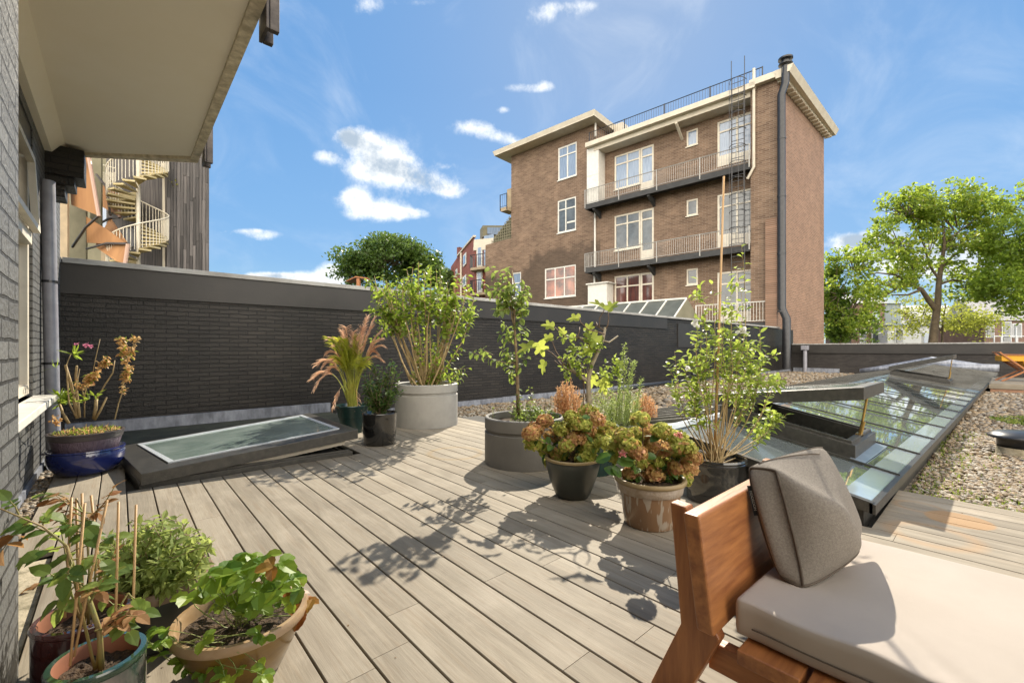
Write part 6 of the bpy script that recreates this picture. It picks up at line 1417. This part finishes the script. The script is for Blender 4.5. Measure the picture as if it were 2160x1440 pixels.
# --- tall hibiscus in black pot with bamboo cane
c = (3.255, 1.405); t = potted('potted_hibiscus', 'tall airy shrub with white flowers tied to a cane in a black glazed pot', c)
mb = MB(); mb.lathe(c, [(0,.002),(.185,.002),(.193,.01),(.208,.10),(.212,.20),(.211,.262),(.216,.268),(.216,.284),(.211,.288),(.211,.296),(.216,.302),(.212,.314),(.198,.314),(.192,.30),(.188,.24)], 64); mb.build('pot', m_blackp, t, smooth=50); soil(c, .19, .25, t)
sm = MB(); lm = MB(); b0 = Vector((c[0], c[1], .25)); dd = (b0-Vector((0,0,CH))).dot(FW)
for (px,py) in ((1425,740),(1428,770),(1445,760),(1460,700),(1470,690),(1480,740),(1500,600),(1475,580),(1490,640),(1560,515),(1555,560),(1540,600),(1545,640),(1575,690),(1590,720),(1600,690),(1615,740),(1600,760),(1638,790),(1625,800),(1560,720),(1585,760),(1540,710),(1500,720),(1455,800),(1470,820),(1560,800),(1635,880),(1610,905),(1630,875),(1520,680),(1530,620)):
    e = D(px, py, dd+U(-.22,.22)); q = path(b0+rv(.05), e, 8, .035, bow=-.02); q = [p + RT*(px-1510)/FP*dd*.25*math.sin(math.pi*k/8) for k, p in enumerate(q)]
    sm.tube(q, [.0055-.0045*k/8 for k in range(9)], 5, cap=False); leaves_on(lm, q, 20, .056, .032, .46, .1, .3, 1, .5)
    for s in range(3):
        o = q[R.choice((4,5,6,7))]; e2_ = o + RT*U(-.10,.12)+FW*U(-.1,.1)+Vector((0,0,U(.03,.14))); q2 = path(o, e2_, 3, .08); sm.tube(q2, .0015, 3, cap=False); leaves_on(lm, q2, 9, .052, .030, .15, .1, .3, 1, .5)
sm.build('stems', m_stemy, t, smooth='all'); lm.build('foliage', lf_hib, t)
q = MB(); q.tube([D(1507,978,dd), D(1517,680,dd+.01), D(1527,372,dd+.02)], [.011,.009,.007], 8); q.build('cane', m_bamboo, t, smooth='all')
for (px,py,s) in ((1468,683,.035),(1562,697,.05),(1449,774,.028),(1570,703,.03)):
    fl_ = MB()
    for k in range(9): leaf(fl_, D(px,py,dd-.1), rv()-FW*.3, rv(), s, s*.8, .2, .3, st=STR)
    fl_.build('flower', m_petal, t)
# --- near left pots
c = (.11, 2.13); t = potted('potted_sage', 'mound of grey green sage in a dark wide bowl near the bottom left', c)
mb = MB(); mb.lathe(c, [(0,.002),(.10,.002),(.13,.03),(.155,.13),(.163,.20)], 56); mb.build('pot', m_char, t, smooth=50)
mb = MB(); mb.lathe(c, [(.163,.2005),(.174,.205),(.177,.235),(.170,.245),(.158,.244),(.15,.22),(.145,.18)], 56); mb.build('rim', M('brown_rim', (.16,.10,.06), (.22,.15,.10), 8, .45), t, smooth=50); soil(c, .15, .21, t)
sm = MB(); lm = MB(); b0 = Vector((c[0], c[1], .21)); dd = (b0-Vector((0,0,CH))).dot(FW)
for k in range(150):
    px = U(205,448); py = U(1085,1225) if 270 < px < 410 else U(1130,1225); e = D(px, py, dd+U(-.16,.15)); q = path(b0+RT*U(-.12,.12)+FW*U(-.1,.1), e, 4, .1)
    sm.tube(q, .0014, 3, cap=False); leaves_on(lm, q, 15, .040, .020, .25, .15, .45, 1, .5, jit=.4)
for k in range(30):
    px = U(235,420); e = D(px, U(1190,1250), dd-.16+U(-.03,.03)); q = path(b0, e, 3, .08); leaves_on(lm, q, 9, .036, .018, .5, -.1, .4, 1, .4)
sm.build('stems', m_stem, t); lm.build('foliage', lf_sage, t)
# strawberry pot
c = (.315, 1.735); t = potted('potted_strawberry', 'strawberry plant with runners in a honey coloured clay pot', c)
mb = MB(); mb.lathe(c, [(0,.002),(.115,.002),(.125,.012),(.162,.09),(.185,.145),(.192,.17)], 64); mb.build('pot', m_yellowp, t, smooth=50)
mb = MB(); mb.lathe(c, [(.192,.1702),(.203,.176),(.206,.192),(.199,.203),(.186,.203),(.178,.19),(.172,.14)], 64); mb.build('rim', M('buff_rim', (.27,.17,.085), (.36,.25,.15), 10, .4), t, smooth=50); soil(c, .178, .16, t)
def toothed(mb, p, d, nn, Ln, Wd, curl=.3):
    y = d.normalized(); x = y.cross(nn); x = x.normalized() if x.length > .05 else RT; z = x.cross(y); o = []
    for k in range(-8, 9):
        a = k/8*2.75; rr = 1.0 if k % 2 == 0 else .90; 
        o.append((math.sin(a)*.5*Wd*rr*(1-.12*abs(k)/8), (.5+.5*math.cos(a)*rr)*Ln if abs(k) < 8 else 0))
    n = len(o); mid = [p + y*(Ln*q_) - z*(curl*Ln*q_*q_) for q_ in (.0,.35,.7)]
    vs = [mid[1]] + [p + x*a + y*b + z*(abs(a)*.35 - curl*b*b/Ln) for a, b in o]
    mb.add(vs, [(0, 1+k, 1+(k+1) % n) for k in range(n)])
def tri3(mb, p, d, s, five=False):
    d = d.normalized(); nn = Vector((0,0,1)) + rv(.35) - FW*.25; side = d.cross(nn).normalized()
    toothed(mb, p, d, nn, s, s*.85); toothed(mb, p, d*.25+side, nn, s*.92, s*.8); toothed(mb, p, d*.25-side, nn, s*.92, s*.8)
sm = MB(); lm = MB(); lb_ = MB(); b0 = Vector((c[0], c[1], .16)); dd = (b0-Vector((0,0,CH))).dot(FW)
for (px, py, bad) in ((440,1205,0),(455,1235,0),(480,1215,0),(505,1195,0),(525,1180,0),(550,1185,0),(575,1190,1),(600,1195,0),(620,1215,0),(560,1225,0),(530,1240,0),(500,1255,0),(580,1240,0),(545,1205,0),(600,1245,0),(625,1250,1),(515,1290,0),(480,1290,0),(465,1250,0),(560,1265,0),(495,1225,0),(640,1265,1),(590,1215,0),(635,1235,0),(540,1275,0),(610,1225,0),(645,1290,1),(520,1215,0),(565,1205,0),(425,1240,0),(400,1255,0),(450,1215,0),(470,1200,0),(495,1180,0),(530,1165,0),(560,1170,0),(590,1185,0),(615,1200,0),(470,1265,0),(520,1230,0),(575,1255,0),(545,1245,0),(605,1270,0),(500,1215,0),(435,1225,0)):
    e = D(px, py+4, dd+U(-.14,.12)); q = path(b0+rv(.03), e, 5, .08); sm.tube(q, .0018, 4, cap=False); tri3(lb_ if bad else lm, e, (e-b0)*Vector((1,1,1)).length*.0 + RT*U(-1,1) + FW*U(-1,.3) + Vector((0,0,U(-.1,.3))), U(.044,.064))
for (px, py) in ((330,1325),(345,1350),(318,1360),(430,1350),(455,1375),(400,1405),(430,1415),(460,1400),(545,1335),(560,1345),(555,1405),(500,1420),(385,1395),(555,1425),(475,1425),(330,1385),(350,1330)):
    o = b0 + RT*U(-.19,.05) - FW*.16 + Vector((0,0,.04)); e = D(px, py, 1.32+U(-.04,.05)); q = path(o, e, 6, .1); sm.tube(q, .0011, 4, cap=False); tri3(lm, e, RT*U(-1,1) - FW*.4 + Vector((0,0,U(-.2,.5))), U(.030,.040))
for k in range(6): q = path(b0 - FW*.12 + RT*U(-.15,.1), b0 - FW*U(.15,.19) + RT*U(-.19,.15) + Vector((0,0,U(.03,.06))), 6, .15); sm.tube(q, .001, 4)
sm.build('stems', m_gstem, t); lm.build('foliage', lf_straw, t); lb_.build('reddened_leaves', leafmat('reddened_leaves', (.25,.07,.02), (.30,.22,.04), (.6,.25,.06), .4, third=(.35,.10,.03)), t)
# raspberry pots
def tallpot(label, c, r, h, body, rim, name):
    t = potted(name, label, c)
    mb = MB(); mb.lathe(c, [(0,.002),(r*.86,.002),(r*.9,.02),(r,h*.5),(r,h-.02)], 56); mb.build('pot', body, t, smooth=50)
    mb = MB(); mb.lathe(c, [(r,h-.0198),(r+.004,h-.008),(r,h),(r-.012,h)], 56); mb.build('rim', rim, t, smooth=50)
    mb = MB(); mb.lathe(c, [(r-.0122,h),(r-.016,h-.008),(r-.018,h-.11)], 56); mb.build('inside', m_clayin, t, smooth=50); soil(c, r-.018, h-.042, t); return t
tG = tallpot('raspberry canes in a mottled green glazed pot, nearest the camera', (-.040, 1.575), .098, .30, m_grng, m_grnrim, 'potted_raspberry')
tR = tallpot('raspberry canes in an oxblood red glazed pot against the sage', (-.078, 1.86), .112, .30, m_redp, m_redp, 'potted_raspberry')
bG = Vector((-.040, 1.575, .255)); bR = Vector((-.078, 1.86, .255)); dG = (bG-Vector((0,0,CH))).dot(FW); dR = (bR-Vector((0,0,CH))).dot(FW)
for i, (a, b, t_, d_) in enumerate((((148,1403),(179,1061),tG,dG-.04),((156,1384),(226,1055),tG,dG-.03),((243,1338),(250,1058),tG,dG),((279,1352),(287,1064),tG,dG+.03),((137,1302),(151,1049),tR,dR-.05),((174,1308),(173,1040),tR,dR),((218,1275),(192,1044),tR,dR+.03),((166,1300),(161,1051),tR,dR+.02))):
    q = MB(); q.tube([D(a[0],a[1],d_), D(b[0],b[1],d_+.03)], 0.0030 if i < 4 else .0034, 8); q.build('cane', m_bamboo, t_, smooth='all')
def pinnate(lm, lb, q, s, bad):
    e = q[-1]; d = (q[-1]-q[-2]).normalized(); m = lb if bad else lm
    side = d.cross(Vector((0,0,1))); side = side.normalized() if side.length > .05 else RT
    def lf(p, dr, s):
        leaf(m, p, dr, Vector((0,0,1)) - FW*.4 + rv(.35), s, s*.66, .15, .35, st=((0,0),(.15,.36),(.4,.5),(.7,.36),(1,0)))
    lf(e, d + Vector((0,0,-.2)), s)
    for k in (len(q)-2, len(q)-3):
        p = q[max(k,0)]; lf(p, side + d*.5, s*.8); lf(p, -side + d*.5, s*.8)
def rasp(t, b, dd, mains, twigs):
    sm = MB(); lm = MB(); lb = MB()
    for pts, r in mains:
        q = [b + rv(.01)] + [D(x, y, dd+o) for x, y, o in pts]; sm.tube(q, [r - r*.55*k/(len(q)-1) for k in range(len(q))], 7)
    for (x0,y0,x1,y1,o,s,bad) in twigs:
        a_ = D(x0,y0,dd+o*.4); e = D(x1,y1,dd+o); q = path(a_, e, 4, .06, bow=.02); sm.tube(q, [.0022,.002,.0016,.0013,.001], 4, cap=False); pinnate(lm, lb, q, s, bad)
    sm.build('stems', M('raspberry_stem', (.20,.22,.05), (.28,.18,.08), 20, .6), t, smooth='all'); lm.build('foliage', lf_rasp, t); lb.build('withered_leaves', lf_brown, t)
rasp(tG, bG, dG, [([(210,1330,0),(190,1270,0),(165,1230,0),(150,1180,0),(140,1150,-.02)], .007), ([(215,1330,0),(240,1300,.02),(270,1250,.04)], .004), ([(140,1150,-.02),(90,1110,-.05),(0,1072,-.1)], .0035)],
  [(140,1150,75,1165,-.03,.062,0),(140,1150,60,1105,.0,.055,0),(150,1180,140,1220,-.05,.05,0),(160,1230,105,1210,-.03,.05,0),(150,1180,215,1180,.0,.05,0),(190,1270,235,1215,.02,.05,0),(190,1270,210,1225,-.05,.05,0),
   (40,1085,20,1055,-.02,.042,0),(60,1100,5,1160,-.02,.055,1),(70,1100,30,1110,0,.045,0),(90,1110,95,1090,0,.045,0),(270,1250,300,1270,.02,.045,0),(240,1300,300,1290,0,.045,0),(240,1300,270,1330,-.03,.045,0),(215,1330,245,1290,-.04,.04,1),(165,1230,205,1250,-.05,.04,1),(240,1300,290,1300,-.03,.04,1),(200,1330,250,1320,-.05,.035,1),(165,1230,125,1265,-.05,.05,0)])
rasp(tR, bR, dR, [([(190,1240,0),(185,1150,0),(175,1080,.02),(160,1050,.02)], .004), ([(200,1230,0),(205,1150,.02),(190,1100,.02)], .004), ([(150,1250,0),(140,1180,0),(128,1110,0)], .0035)],
  [(175,1080,120,1045,0,.045,1),(160,1060,100,1055,.03,.045,1),(175,1100,105,1090,0,.04,1),(185,1100,238,1030,.02,.045,1),(175,1100,225,1060,.02,.03,1),(150,1110,180,1110,-.03,.06,0),(160,1130,140,1100,-.03,.06,0),(155,1120,185,1130,-.04,.055,0),
   (150,1060,85,1040,.05,.05,0),(128,1110,95,1140,0,.05,0),(205,1150,240,1130,.02,.05,0),(190,1200,240,1190,.02,.05,0),(185,1150,110,1190,0,.055,0),(200,1230,250,1200,.04,.05,0),(150,1250,130,1280,-.05,.05,0),(205,1230,240,1170,0,.04,1),(190,1240,200,1235,-.05,.045,1),(190,1100,130,1075,0,.04,1),(175,1080,205,1085,.02,.035,1),(200,1230,255,1290,-.02,.05,0)])
# fallen leaves on the stone strip
for i, (px, py, lab) in enumerate(((75,1238,'small curled brown leaf on the stone slab, nearest the red pot'), (40,1180,'larger dead leaf heap at the edge of the stone slab'))):
    p = G(px, py, -.02); q = MB()
    for k in range(2 if i == 0 else 6): leaf(q, p+Vector((U(-.02,.02),U(-.04,.04),.004)), Vector((U(-1,1),U(-1,1),.1)), Vector((0,0,1)), .05, .03, .5, .5)
    tag(q.build('fallen_leaf', lf_brown), lab, 'leaf', 'fallen leaves on the slab')

# small bits of leaf litter on the boards
mb = MB()
for k in range(70):
    q = Vector((U(-.2,4.3), U(-.5,4.4), .002))
    if q.x > 3.45 and q.y > .4: continue
    leaf(mb, q, Vector((U(-1,1),U(-1,1),.05)), Vector((0,0,1)), U(.006,.02), U(.003,.009), .4, .3)
tag(mb.build('leaf_litter', M('dark_litter', (.09,.06,.035), (.20,.12,.05), 9, .9)), kind='stuff')
